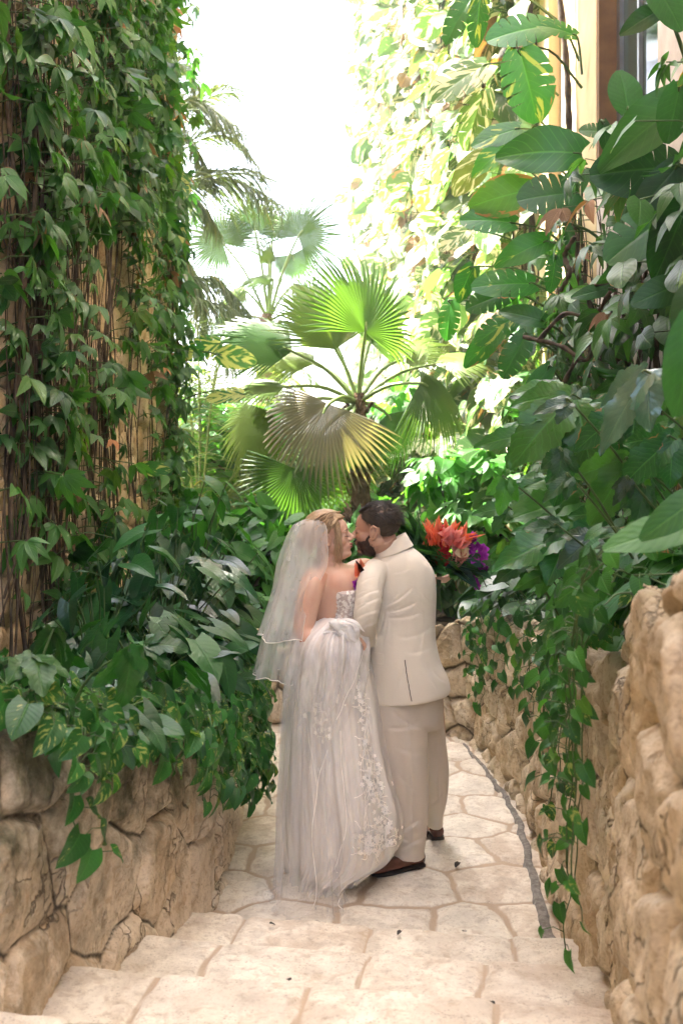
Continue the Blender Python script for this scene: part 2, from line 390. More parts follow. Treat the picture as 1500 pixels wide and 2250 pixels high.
# ------------------------------------------------------------ ground
mb = MB(); U, W = np.meshgrid(np.linspace(-60, 60, 41), np.linspace(-20, 140, 41), indexing='ij')
mb.grid(np.stack([U, W, U*0-.09], -1)[:, :], uv=None)
tagp(mb.build('ground', M_soil), 'dark earth under the whole garden', kind='structure')

AX = np.array([.153, .988]); RT = np.array([.988, -.153])     # stair axis (downhill) and its right
def sheet(name, Uv, Vv, org, z, seed, cells, joint, amp, label, ux=RT, vx=AX, gv=None):
    pass
# flagstone landing where the couple stand
def flag_path():
    st = .0125; x = np.arange(-2.6, 1.25, st); y = np.arange(3.7, 8.0, st); X, Y = np.meshgrid(x, y, indexing='ij')
    rg = np.random.default_rng(5); pc = jitter_cells(4.2, 4.8, .42, .38, rg, .30)+np.array([-2.8, 3.5])
    wx = (fbm(np.stack([X, Y], -1), 5, 3, 3)-.5)*.08; wy = (fbm(np.stack([X, Y], -1), 5, 3, 8)-.5)*.08
    idx, ed = voronoi(X+wx, Y+wy, pc); ed = ed-.006
    tone = rg.random(len(pc))[idx]; dome = 1-np.exp(-np.clip(ed-.014, 0, None)/.008)
    lift = rg.random(len(pc))[idx]-.5
    rough = fbm(np.stack([X, Y], -1), 9, 5, 30, .6)-.5
    Z = dome*(.013+lift*.006)+rough*.010*(.35+dome)-.013
    mb = MB(); mb.grid(np.stack([X, Y, Z], -1), uv=np.stack([np.clip(ed-.004, 0, 1)/.05, X*0], -1), r=tone)
    tagp(mb.build('path', M_pave), 'pale crazy-paved limestone landing', kind='structure')
flag_path()

def stair(k, o_left, z):
    """one wide tread of squared slabs; o_left = its far left corner, risers hidden on the far side"""
    wd, dp, st = 1.72, .62, .0125
    u = np.arange(-.10, wd, st); v = np.arange(-dp, 0+1e-6, st)
    rg = np.random.default_rng(40+k)
    # cut lines of the slabs
    cuts = [-.3]
    while cuts[-1] < wd+.3: cuts.append(cuts[-1]+rg.uniform(.34, .56))
    cuts = np.array(cuts)
    U, Vv = np.meshgrid(u, v, indexing='ij')
    wob = (fbm(np.stack([U, Vv+k*7], -1), 3.5, 3, k)-.5)*.05
    Uw = U+wob+(Vv*.06*(-1)**k); i = np.searchsorted(cuts, Uw)-1; i = np.clip(i, 0, len(cuts)-2)
    dl = np.minimum(Uw-cuts[i], cuts[i+1]-Uw)
    vc = -.40+ .05*(rg.random(len(cuts))[i]-.5)+(fbm(np.stack([U, Vv], -1), 4, 2, k+5)-.5)*.03   # second joint
    dv = np.abs(Vv-vc); ed = np.minimum(dl, dv)-.006+.012*(fbm(np.stack([U, Vv], -1), 14, 3, k+15)-.5)
    cell = i*2+(Vv < vc); tone = rg.random(64)[cell]; lift = rg.random(64)[cell]-.5
    dome = 1-np.exp(-np.clip(ed-.004, 0, None)/.007)
    rough = fbm(np.stack([U, Vv+k*3], -1), 9, 5, k+60, .6)-.5
    Z = z+dome*(.010+lift*.008)+rough*.012*(.3+dome)-.012
    edge = (fbm(np.stack([U[:, -1], U[:, -1]*0+k], -1), 7, 4, k+80)-.5)*.03+.008*lift[:, -1]
    Vs = Vv.copy(); Vs += (edge[:, None])*(np.clip((Vv+.12)/.12, 0, 1))
    Z[:, -1] -= .010; Z[:, -2] -= .003
    org = np.array(o_left)
    X = org[0]+U*RT[0]+Vs*AX[0]; Y = org[1]+U*RT[1]+Vs*AX[1]
    P = np.stack([X, Y, Z], -1)
    dn = P[:, -1:].copy(); dn = np.concatenate([dn+np.array([0, 0, -q]) for q in (.05, .1, .165)], 1)
    P = np.concatenate([P, dn], 1); e2 = np.concatenate([np.clip(ed, 0, 1)/.03, np.repeat(np.clip(ed[:, -1:], 0, 1)/.03, 3, 1)], 1); t2 = np.concatenate([tone, np.repeat(tone[:, -1:], 3, 1)], 1)
    mb = MB(); mb.grid(P, uv=np.stack([e2, e2*0], -1), r=t2)
    # flank of the slab towards the left wall
    P0 = P[0]; D = P0.copy(); D[:, 2] = z-.17; mb.grid(np.stack([D, P0], 0), uv=np.full((2, len(P0), 2), .8), r=.5)
    return mb
for k, (x, y, z) in enumerate([(-.575, 3.99, .15), (-.65, 3.47, .30), (-.74, 2.94, .45), (-.82, 2.41, .60), (-.90, 1.86, .75)]):
    o = stair(k, (x, y), z).build('steps', M_pave)
    tagp(o, 'worn cream limestone step of squared slabs', kind='structure')
mb = MB(); mb.grid(np.array([[[-1.6, -3, .745], [-1.6, 1.3, .745]], [[1.6, -3, .745], [1.6, 1.3, .745]]]), uv=np.full((2, 2, 2), .8))
tagp(mb.build('upper_path', M_pave), 'limestone landing behind the steps', kind='structure')
# concrete gutter along the right wall
s, Q, T = polyline([(.86, 4.0), (.90, 4.55), (.985, 5.6), (.925, 6.6), (.87, 7.1)], .03)
N = np.stack([-T[:, 1], T[:, 0]], -1); j = (vnoise(np.stack([s, s*0], -1), 9, 2)-.5)*.03; tp_ = np.interp(s, [0, 1.2, 3.], [1., .8, .3])
P = []
for o_, zz in ((-.028, -.01), (-.014, .010), (.0, .012), (.045, .010), (.075, -.02)):
    P.append(np.stack([Q[:, 0]+N[:, 0]*(o_*.62*tp_+j*.6), Q[:, 1]+N[:, 1]*(o_*.62*tp_+j*.6), np.full(len(s), zz)+(vnoise(np.stack([s, s*0+o_*50], -1), 30, 4)-.5)*.012], -1))
mb = MB(); mb.grid(np.stack(P, 1)[:, ::-1])
tagp(mb.build('gutter', M_conc), 'rough grey concrete strip between path and right wall', kind='structure')

# ------------------------------------------------------------ low planter walls
wl = stone_wall([(-1.13, .6, 1.55), (-.95, 1.7, 1.42), (-.84, 2.41, 1.26), (-.60, 3.99, .92), (-.545, 4.6, .86), (-.555, 5.3, .80), (-.63, 6.2, .72), (-.70, 6.55, .68), (-.95, 6.72, .66), (-1.6, 6.8, .64), (-2.8, 6.85, .64)], 1, -.1, .28, .44, .31, .0125, 3, groove=.026, amp=.04, joint=.020, batter=.03)
tagp(wl.build('planter_wall', M_wallL), 'low golden stone planter wall on the left, mossy along its top', 'stone wall')
wr = stone_wall([(.36, .6, 1.75), (.58, 2.0, 1.70), (.745, 2.75, 1.62), (.80, 3.05, 1.40), (.885, 3.9, 1.22), (.94, 4.55, 1.14), (1.02, 5.6, 1.06), (.97, 6.6, 1.00), (.90, 7.15, .92), (.68, 7.52, .78), (.35, 7.68, .70), (-.1, 7.7, .66), (-.7, 7.66, .62), (-2.8, 7.6, .62)], -1, -.1, .28, .33, .27, .0125, 8, amp=.048, groove=.044, joint=.034, batter=.03)
tagp(wr.build('planter_wall', M_wallR), 'low rough stone planter wall on the right, curving round behind the couple', 'stone wall')

# ------------------------------------------------------------ soil in the planters
def soil(name, a, b, za, label):
    mb = MB(); a = np.array(a, float); b = np.array(b, float); n = 14; m = 40
    A = smoothcurve(a, m); B = smoothcurve(b, m); t = np.linspace(0, 1, n)[None, :, None]
    P = A[:, None]*(1-t)+B[:, None]*t; P[..., 2] += (fbm(P[..., :2], 6, 3, 7)-.5)*.10
    mb.grid(P if za > 0 else P[:, ::-1]); return tagp(mb.build(name, M_soil), label, kind='structure')
soil('planter_soil', [(-1.25, .5, 1.40), (-1.0, 2.3, 1.14), (-.75, 4, .82), (-.68, 5.3, .70), (-.80, 6.65, .58)], [(-1.8, .5, 1.45), (-1.8, 2.3, 1.2), (-1.8, 4, .9), (-1.8, 5.3, .8), (-1.8, 6.7, .6)], -1, 'dark soil behind the left planter wall')
soil('planter_soil', [(.50, .5, 1.6), (.80, 2.3, 1.52), (1.02, 4, 1.12), (1.14, 5.6, .96), (.95, 7.3, .75), (.3, 7.85, .6), (-2.8, 7.8, .55)], [(2.4, .5, 1.7), (2.4, 2.3, 1.6), (2.4, 4, 1.2), (2.4, 5.6, 1.1), (2.4, 9.5, .8), (1.4, 12, .4), (-2.9, 12, .4)], 1, 'dark soil behind the right planter wall')

# ------------------------------------------------------------ tall stone wall, left
def tall_left():
    rg = np.random.default_rng(21); X0 = -1.62; hz = 12.
    ys = np.concatenate([np.arange(-6, 4., .25), np.arange(4., 9.62, .024)]); zs = np.concatenate([np.arange(-.1, 6.9, .024), np.arange(6.9, hz, .3)])
    Yg, Zg = np.meshgrid(ys, zs, indexing='ij'); cw, ch = .40, .27
    pc = jitter_cells(16, 13, cw, ch, rg, .3); pc[:, 0] -= 6.2
    wx = (fbm(np.stack([Yg, Zg], -1), 4, 3, 3)-.5)*.08; wz = (fbm(np.stack([Yg, Zg], -1), 4, 3, 9)-.5)*.06
    idx, ed = voronoi((Yg+wx)/cw, (Zg+wz)/ch, pc/np.array([cw, ch])); ed *= ch
    tone = rg.random(len(pc))[idx]; lift = rg.random(len(pc))[idx]-.5
    dome = 1-np.exp(-np.clip(ed-.010, 0, None)/.010); rough = fbm(np.stack([Yg, Zg], -1), 5, 6, 11, .64)-.5
    rel = dome*(.04+.04*lift)+rough*.075
    P = np.stack([X0+rel, Yg, Zg], -1)
    mb = MB(); mb.grid(P, uv=np.stack([ed/.055, Yg*0], -1), r=tone)
    e = P[-1]; q = e.copy(); q[:, 0] = -4.0; t = np.linspace(0, 1, 40)[:, None, None]; E = e[None]*(1-t)+q[None]*t
    mb.grid(E, uv=np.full(E.shape[:2]+(2,), .9), r=.4)
    tp = P[:, -1]; b = tp.copy(); b[:, 0] = -4.0; mb.grid(np.stack([tp, b], 1), uv=np.full((len(tp), 2, 2), .9), r=.4)
    bb = b.copy(); bb[:, 2] = -.1; mb.grid(np.stack([b, bb], 1), uv=np.full((len(tp), 2, 2), .9), r=.4)
    s0 = P[0]; s1 = s0.copy(); s1[:, 0] = -4.0; mb.grid(np.stack([s1, s0], 0), uv=np.full((2, len(s0), 2), .9), r=.4)
    tagp(mb.build('stone_wall', M_tall), 'tall golden rubble wall on the left hung with vines', 'stone wall')
tall_left()

# ------------------------------------------------------------ building on the right
def box(mb, a, b, bev=.0, m=0):
    x0, y0, z0 = a; x1, y1, z1 = b
    V = np.array([(x, y, z) for x in (x0, x1) for y in (y0, y1) for z in (z0, z1)], float)
    mb.add(V, [(0, 1, 3, 2), (4, 6, 7, 5), (0, 4, 5, 1), (2, 3, 7, 6), (0, 2, 6, 4), (1, 5, 7, 3)], m=m)
bld = empty('building', (2.4, 6.5, 0), 'yellow plastered building with a tall window behind the big leaves on the right', 'building')
mb = MB(); XF = 1.84
box(mb, (XF, -6, -.1), (3.2, 5.80, 14)); box(mb, (XF+.003, 5.80, -.1), (3.2, 7.20, 4.10)); 
mb.build('near_wall', M_white, bld, False)
mb = MB(); box(mb, (XF, 7.20, -.1), (3.2, 9.6, 14)); 
Pw = [(XF+.02, 9.6), (1.62, 12.0), (1.25, 15.5), (.95, 19.0), (.86, 22.0), (.98, 26.0)]
A = smoothcurve(Pw, 60); zs = np.linspace(-.1, 15, 40)
g_ = np.stack([np.repeat(A[:, :1], 40, 1), np.repeat(A[:, 1:2], 40, 1), np.repeat(zs[None], 60, 0)], -1); mb.grid(g_)
B = A.copy(); B[:, 0] += 2.5; mb.grid(np.stack([np.c_[A, np.full(60, 15.)], np.c_[B, np.full(60, 15.)]], 1))
mb.build('far_wall', M_plaster, bld, False)
for k, t in enumerate((8.55, 10.6, 12.9, 15.4, 18.2)):      # shallow pilasters
    i = np.argmin(abs(A[:, 1]-t)); x = XF if t < 9.6 else A[i, 0]
    mb = MB(); box(mb, (x-.10, t-.16, -.1), (x+.06, t+.22, 14.2)); mb.build('pilaster', M_plaster, bld, False)
mb = MB(); box(mb, (XF+.004, 7.14, 4.1), (XF+.5, 7.197, 14)); mb.build('window_reveal', M_brown, bld, False)
wn = MB(); box(wn, (XF+.13, 7.06, 4.12), (XF+.20, 7.138, 14)); box(wn, (XF+.13, 5.8, 4.12), (XF+.20, 7.06, 4.20)); box(wn, (XF+.135, 6.62, 4.2), (XF+.195, 6.66, 14)); box(wn, (XF+.13, 5.802, 4.2), (XF+.20, 5.87, 14))
wo = wn.build('window', M_alu, bld, False)
mb = MB(); box(mb, (XF+.16, 5.87, 4.2), (XF+.17, 7.06, 14)); mb.build('pane', M_glass, wo, False)
mb = MB(); box(mb, (XF-.05, 5.72, 4.04), (XF+.15, 7.19, 4.117)); mb.build('sill', M_brown, bld, False)
# ------------------------------------------------------------ foliage materials and leaf shapes
L_dark = leaf_mat('leaf_dark', (.018, .070, .017), (.050, .165, .036), trans=.34)
L_blue = leaf_mat('leaf_deep', (.012, .046, .020), (.036, .115, .042), trans=.24, rough=.30, spec=.6)
L_mid = leaf_mat('leaf_mid', (.038, .130, .024), (.105, .275, .045), trans=.42)
L_var = leaf_mat('leaf_variegated', (.028, .105, .024), (.075, .225, .045), var=.45, varcol=(.36, .42, .13), trans=.32, rough=.30)
L_big = leaf_mat('leaf_giant', (.026, .118, .022), (.075, .250, .042), var=.22, varcol=(.34, .42, .10), nv=8, trans=.42, edge=.26, rough=.30, vein=.5)
L_litpaint = leaf_mat('leaf_painted_lit', (.075, .20, .035), (.20, .38, .09), trans=.5)  # raised albedo stands in for sunlight that hardly reaches these shrubs
L_gloss = leaf_mat('leaf_glossy', (.05, .12, .08), (.09, .17, .12), trans=.15, rough=.16, spec=1.)
L_sheen = leaf_mat('palm_painted_sheen', (.26, .24, .17), (.42, .36, .26), nv=0., trans=.25, vein=.1, rough=.3, spec=.8)  # pale colour carries the reflected sheen of the shaded front frond
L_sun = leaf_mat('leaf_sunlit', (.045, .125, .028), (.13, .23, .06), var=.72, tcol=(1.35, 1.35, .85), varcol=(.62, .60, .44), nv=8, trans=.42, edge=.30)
L_vine = leaf_mat('leaf_vine', (.024, .085, .020), (.105, .235, .048), trans=.45, edge=.10, nv=7)
L_dry = leaf_mat('leaf_dry', (.15, .085, .04), (.34, .21, .12), trans=.2, rough=.8)
L_fan = leaf_mat('palm_fan', (.035, .105, .022), (.10, .215, .042), nv=0., trans=.48, vein=.1, rough=.42)
L_fan2 = leaf_mat('palm_fan_pale', (.11, .20, .05), (.24, .32, .10), nv=0., trans=.52, vein=.1, rough=.42)
L_feather = leaf_mat('palm_feather', (.06, .105, .045), (.14, .19, .09), nv=0., trans=.35, vein=.1, rough=.4)
M_vstem = simple_mat('vine_stem', (.032, .022, .016), (.11, .082, .055), 14, .8, .5, .004, .2)
M_gstem = simple_mat('leaf_stalk', (.07, .13, .03), (.035, .075, .02), 10, .45)
M_trunk = simple_mat('palm_trunk', (.075, .048, .03), (.17, .115, .07), 12, .95, 1., .02, .1)
M_pstalk = simple_mat('palm_stalk', (.20, .28, .08), (.12, .19, .05), 6, .4)

def blade(wf, nr=8, nc=2, back=0., fold=.18, droop=.22, wave=0., lobes=None, ser=0., xs=0.):
    """leaf of unit length; lobes = [(t0, t1, gap, reach)] cuts per side"""
    V = []; UV = []; Fq = []
    def put(u, t, w_, ts=None):
        t2 = t if ts is None else ts; x = u*w_; y = t2-back*abs(u)**1.4*(1-t)**3
        z = fold*abs(x)-droop*t*t-.16*x*x*2+wave*sin(t*11+u*2)*abs(u); V.append((x, y, z)); UV.append((u, t))
    us = [j/nc for j in range(-nc, nc+1)]; c = len(us)
    for i in range(nr+1):
        t = i/nr; w_ = max(wf(t), .004)
        if ser: w_ *= 1+ser*(1 if i % 2 else -1)*(0 < i < nr)
        for u in us: put(u, t, w_)
    for i in range(nr):
        for j in range(c-1): a = i*c+j; Fq.append((a, a+1, a+1+c, a+c))
    return np.array(V), np.array(Fq), np.array(UV)
def split_blade(wf, nl=7, seed=1, cut=.5, fold=.15, droop=.25, back=.1, fwd=.16, entire=.4):
    rg = np.random.default_rng(seed); V = []; UV = []; Fq = []
    for sd in (-1, 1):
        for k in range(nl):
            t0, t1 = k/nl, (k+1)/nl; g0 = 0 if rg.random() < entire else cut*rg.uniform(.5, 1); b = len(V)
            for i in range(3):
                f_ = i/2
                for j in range(5):
                    u = j/4; sh = 1-(g0*max(0, u-.35)/.65)*.62; tc = (t0+t1)/2; t = tc+(t0+(t1-t0)*f_-tc)*sh; w_ = max(wf(min(1, max(0, t0+(t1-t0)*f_))), .01)
                    x = sd*u*w_*(1-(.05 if g0 and i != 1 else 0)*u); y = t+fwd*u*u*w_-back*u**1.4*(1-t)**3
                    V.append((x, y, fold*abs(x)-droop*t*t-.3*x*x)); UV.append((sd*u, t))
            for i in range(2):
                for j in range(4):
                    a = b+i*5+j; q = (a, a+1, a+6, a+5); Fq.append(q if sd > 0 else q[::-1])
    return np.array(V), np.array(Fq), np.array(UV)
def w_heart(t): return .44*(sin(pi*min(1, (t*.86+.14))**.82))**.75*(1-.15*t) if t < 1 else .004
def w_lance(t): return .20*sin(pi*t**.78)**.9 if 0 < t < 1 else .006
def w_oval(t): return .41*sin(pi*(t*.93+.05)**.86)**.62
def w_lobe(t): return (.30*sin(pi*(t*.95+.04)**.8)**.7)*(1+.10*sin(t*27)) if t < 1 else .004
def w_arrow(t): return .40*(1-t)**.72*(.55+.45*min(1, t*5+.3)) if t < 1 else .004
HEART = blade(w_heart, 7, 2, .16, .22, .25, .012); HEART2 = blade(w_heart, 7, 2, .16, .45, .45, .02)
LANCE = blade(w_lance, 6, 1, 0, .35, .30); LANCE2 = blade(w_lance, 6, 1, 0, .15, .55)
ARROW = blade(w_arrow, 8, 2, .38, .22, .30, .02); OVAL = blade(w_oval, 9, 2, .10, .16, .22, .015); OVAL2 = blade(w_oval, 9, 2, .1, .35, .5, .03)
SPLIT = [split_blade(w_oval, 7, s, .55) for s in (1, 2, 3)]
def compound(n, spread, tpls, seed, scl=(1, .92, .72)):
    rg = np.random.default_rng(seed); V = []; Fq = []; UV = []; k = 0
    for i in range(n):
        a = (i-(n-1)/2)*spread; T = tpls[i % len(tpls)]; s = scl[min(2, abs(i-(n-1)//2))]*rg.uniform(.9, 1.1); c_, s_ = cos(a), sin(a)
        P = T[0].copy()*s; P[:, 1] += .06; tl = rg.normal(0, .18); P[:, 2] += P[:, 0]*tl
        Q = np.stack([P[:, 0]*c_+P[:, 1]*s_, -P[:, 0]*s_+P[:, 1]*c_, P[:, 2]-abs(a)*.08*P[:, 1]], -1); V.append(Q); Fq.append(T[1]+k); UV.append(T[2]); k += len(Q)
    return np.concatenate(V), np.concatenate(Fq), np.concatenate(UV)
COMP = [compound(5, .62, (LANCE, LANCE2), 1), compound(3, .85, (LANCE2, LANCE), 2), compound(5, .55, (LANCE2,), 3), compound(3, .7, (LANCE,), 4)]
BIGLOBE = [compound(3, .95, (blade(w_lobe, 26, 2, 0, .25, .38, .04, ser=.045),), 5, (1, .78, .6)), compound(3, .8, (blade(w_lobe, 24, 2, .1, .3, .30, .05, ser=.05),), 6, (1, .7, .6))]

def rvec(rg, s=1.): return rg.normal(0, s, 3)
def petiole(mb, a, b, r, m=1, sag=.0):
    a = np.array(a, float); b = np.array(b, float); c = (a+b)/2+np.array([0, 0, sag]); mb.tube([a, c, b], r, 4, m=m, caps=False)

# ------------------------------------------------------------ vines on walls
def wall_vine(path, out, mats, tpls, nleaf, size, seed, name='climbing_vine', label='', group=None, cat='vine', dens=None, reach=.22, stems=3, rad=.008, lat=.26, dry=.03, down=.5, twist=.16, sr=None, face=None):
    """path(t) -> point on the wall; leaves stand off it on stalks"""
    rg = np.random.default_rng(seed); out = np.array(out, float)
    base = np.array(path(0.)); root = empty(name, base, label, cat, group)
    sm = MB()
    for k in range(stems):
        t0, t1 = sorted((rg.uniform(0, .25), rg.uniform(.6, 1.))) ; n = 26; t = np.linspace(t0, t1, n)
        P = np.array([path(q) for q in t]); w1 = (vnoise(np.stack([t*9, t*0+seed+k*3], -1), 1., seed)-.5)*2*twist; w2 = vnoise(np.stack([t*13, t*0+seed+k*7], -1), 1., seed+5)
        sd = np.cross(out, [0, 0, 1.]); P = P+sd*w1[:, None]+out*(.02+.07*w2)[:, None]; r_ = rad*rg.uniform(.5, 1.3)
        sm.tube(P, np.linspace(r_, r_*.45, n), 5)
    st = sm.build('stem', M_vstem, root)
    mb = MB(); fm = {i: ([], []) for i in range(len(tpls))}; sd = np.cross(out, [0, 0, 1.])
    k = 0; tries = 0
    while k < nleaf and tries < nleaf*6:
        tries += 1; t = rg.random(); p = np.array(path(t))+sd*rg.normal(0, lat)
        if dens is not None and rg.random() > dens(p): continue
        k += 1; o_ = reach*rg.beta(1.6, 2.2)+.02; b = p+out*o_+rvec(rg, .03)+np.array([0, 0, rg.uniform(-.02, .08)])
        d = out*rg.uniform(.1, .8)+np.array([0, 0, -down])+sd*rg.normal(0, .55)+(0 if face is None else np.array(face)*rg.uniform(0, .6)); nr = out*rg.uniform(.2, 1.)+np.array([0, 0, rg.uniform(.2, 1.2)])+rvec(rg, .42)
        s = rg.uniform(*size); i = rg.integers(len(tpls)); M = frame(b, d, nr, (s*rg.uniform(.85, 1.15), s, s)); r_ = rg.random()
        fm[i][0].append(M); fm[i][1].append((r_, 1 if rg.random() < dry else 0))
        if s*220 > 14 or rg.random() < .4: petiole(mb, p+out*.015, b, .0022+.008*s, 2, rg.uniform(0, .03))
    for i, (Ms, rs) in fm.items():
        for q in (0, 1):
            sel = [j for j in range(len(Ms)) if rs[j][1] == q]
            if sel: mb.inst(tpls[i], [Ms[j] for j in sel], [rs[j][0] for j in sel], m=q)
    mb.build('foliage', [mats, L_dry, M_gstem], root); return root
XL = -1.60
def densL(p):
    """how leafy the left wall is at this height: thick above, thinner with bare stems in the middle"""
    y, z = p[1], p[2]; n = vnoise(np.array([[y*1.1, z*.9]]), 1., 55)[0]
    s = F/y; px = CX+XL*s; py = HY-(z-H)*s
    if px < -60 or py < -60: return .15
    n = np.clip((n-.5)*1.9+.5, 0, 1); d = .02+1.0*n
    if py < 520: d += .22
    if 560 < py < 1120: d -= .22
    return d
GL = 'vines climbing the tall stone wall on the left'
k = 0
for y0 in np.linspace(4.6, 9.35, 13):
    nz_ = np.random.default_rng(int(y0*100)); w0 = nz_.uniform(-.3, .3)
    f_ = lambda t, y0=y0, w0=w0: (XL, y0+w0*sin(t*5)+.1*sin(t*13+y0), .75+t*6.6*(y0/9.5)**.35)
    wall_vine(f_, (1, 0, 0), L_vine, COMP, int(70+12*y0 if y0 < 9 else 150), (.075, .175), int(y0*31), label='leafy vine with pointed leaflets on the tall left wall, %s from the camera' % ORD[k], group=GL, dens=densL, stems=4, rad=.006, reach=.26 if y0 < 8.5 else .20, face=(0, -1, 0)); k += 1
# bare hanging roots on the same wall
rg = np.random.default_rng(14)
for k in range(7):
    y0 = [4.75, 4.9, 5.1, 5.3, 5.6, 5.95, 6.4, 7.0, 7.7][k]; base = (XL+.05, y0, .8); root = empty('hanging_roots', base, 'tangle of thin brown aerial roots on the tall left wall, %s from the camera' % ORD[k], 'roots', 'root tangles on the left wall'); mb = MB()
    for j in range(16):
        n = 34; z = np.linspace(rg.uniform(2.0, 5.8), rg.uniform(.8, 2.6), n); A, kz, fz = rg.uniform(.03, .22), rg.uniform(.5, 1.7), rg.uniform(0, 6)
        yy = y0+rg.normal(0, .07)+A*np.sin(z*kz+fz)+.02*np.sin(z*6+j)+rg.uniform(-.12, .12)*(z-2.5); xx = XL+.05+.06*rg.random()+.03*np.sin(z*2+j)
        mb.tube(np.stack([xx, yy, z], -1), rg.choice([.002, .003, .006, .012], p=[.45, .3, .17, .08]), 5, r=rg.random(), caps=False)
    mb.build('roots', M_vstem, root)
# variegated giant leaves at the corner of the left wall
def placed(root, spots, mat, tplf, seed, stalk=None, stemr=.006, name='leaf', upb=.35):
    """spots: (px, py, Y, length px, direction deg (0 right, 90 down), width factor, turn): leaf centred there, blade turned towards the path"""
    rg = np.random.default_rng(seed)
    for q in spots:
        px, py, Y, L, a, wf_, tn = q[:7]; s = F/Y; l = L/s; a = radians(a); d = np.array([cos(a), rg.uniform(-.35, .1), -sin(a)]); d /= np.linalg.norm(d)
        c = np.array(at(px, py, Y)); b = c-d*l*.5; nr = np.array([tn, -1., upb+rg.normal(0, .15)]); mb = MB(); T = tplf(rg)
        mb.inst(T, [frame(b, d, nr, (l*wf_, l, l*.8))], [rg.random()])
        if stalk is not None:
            e = np.array(stalk(b, rg)); mb.tube(smoothcurve([e, (e+b)/2+np.array([0, 0, .08*l*3]), b, b+d*l*.1], 12), stemr*np.linspace(1.3, .7, 12), 5, m=1, caps=False)
        mb.build(name, [q[7] if len(q) > 7 else mat, M_gstem], root)
gp = empty('giant_pothos', (XL+.05, 9.4, .7), 'pothos with yellow-splashed big leaves at the outer corner of the left wall', 'plant')
placed(gp, [(372, 405, 8.9, 85, 175, .95, .5), (392, 400, 8.9, 75, 60, .8, .6), (385, 525, 8.9, 75, 100, .8, .6), (348, 520, 8.8, 60, 150, .8, .4), (365, 610, 9, 60, 60, .8, .5), (330, 360, 8.6, 70, 120, .8, .4), (440, 765, 9.2, 90, 165, .8, .2), (520, 785, 9.1, 85, 10, .8, .1), (495, 868, 8.6, 80, 175, .62, 0), (340, 1030, 7.2, 70, 5, .6, .3), (300, 160, 8.9, 70, 80, .8, .5), (325, 60, 9, 80, 95, .8, .5), (310, 20, 9, 80, 60, .8, .5), (345, 235, 8.9, 60, 110, .7, .6)],
       leaf_mat('leaf_splashed', (.03, .12, .02), (.07, .21, .04), var=.9, varcol=(.55, .58, .2), trans=.42), lambda r: SPLIT[r.integers(3)] if r.random() < .5 else OVAL, 3, lambda b, r: (XL+.06, min(9.5, b[1]+.2), b[2]-.1))

# ------------------------------------------------------------ sunlit far wall, right
A_far = smoothcurve([(1.84, 9.0)]+Pw, 200)
def xfar(y): return float(np.interp(y, A_far[:, 1], A_far[:, 0]))
GR = 'sunlit pothos vines on the far right wall'
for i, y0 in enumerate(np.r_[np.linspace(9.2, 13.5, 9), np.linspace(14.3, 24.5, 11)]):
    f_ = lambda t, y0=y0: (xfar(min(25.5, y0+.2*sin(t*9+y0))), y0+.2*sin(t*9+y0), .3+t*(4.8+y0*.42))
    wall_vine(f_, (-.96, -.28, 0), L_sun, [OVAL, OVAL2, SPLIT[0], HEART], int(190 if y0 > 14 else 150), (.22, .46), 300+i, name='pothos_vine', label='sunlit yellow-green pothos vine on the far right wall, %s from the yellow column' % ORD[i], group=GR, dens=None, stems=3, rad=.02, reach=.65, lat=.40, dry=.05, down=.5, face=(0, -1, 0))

# ------------------------------------------------------------ giant leaves, near right
XR = 1.84
gr = empty('giant_pothos', (XR-.05, 7.6, 1.), 'giant pothos with broad glossy split leaves climbing beside the yellow column', 'plant')
tg = lambda r: SPLIT[r.integers(3)] if r.random() < .45 else (OVAL if r.random() < .6 else OVAL2)
placed(gr, [(1160, 180, 7.3, 165, 78, .88, -.2), (1140, 62, 7.4, 140, 172, .95, -.3), (1010, 170, 8.1, 150, 150, .85, -.3, L_sun), (1190, 325, 7.0, 175, 187, .82, -.1), (1208, 425, 6.9, 135, 176, 1.0, 0, L_dark), (1088, 295, 7.9, 110, 165, .8, -.3), (1075, 345, 7.8, 90, 150, .8, -.2), (1098, 430, 7.2, 140, 170, .9, -.1), (1072, 480, 7.2, 120, 190, .8, 0),
            (1010, 30, 8.2, 130, 125, .6, -.4, L_dark), (1048, 35, 8, 120, 100, .55, -.5), (1225, 60, 7.3, 90, 200, .8, -.2), (1150, 545, 7.0, 120, 162, .7, 0), (1110, 620, 6.9, 140, 180, .7, 0), (1075, 655, 7.0, 110, 165, .75, 0, L_dark), (1090, 720, 6.8, 110, 150, .7, -.1), (1060, 760, 7.0, 100, 140, .7, -.1), (1130, 780, 6.6, 110, 120, .7, -.1, L_dark), (1040, 260, 8.3, 130, 110, .8, -.4, L_sun), (1030, 380, 8.2, 110, 130, .8, -.3, L_sun),
            (1150, 690, 6.6, 100, 200, .6, 0, L_dark), (1215, 600, 6.4, 80, 100, .6, 0), (1000, 520, 8.2, 90, 150, .8, -.3, L_sun), (1020, 620, 8, 80, 120, .8, -.3), (985, 700, 8.3, 90, 100, .7, -.3), (1180, 840, 6.2, 90, 130, .6, 0, L_dark)],
       L_big, tg, 8, lambda b, r: (XR-.03, max(b[1]+.15, 7.5), b[2]-.15-.2*r.random()), .008)
gr2 = empty('giant_pothos', (1.5, 5.2, 1.1), 'dark giant-leaved pothos overhanging from the right edge under the window', 'plant')
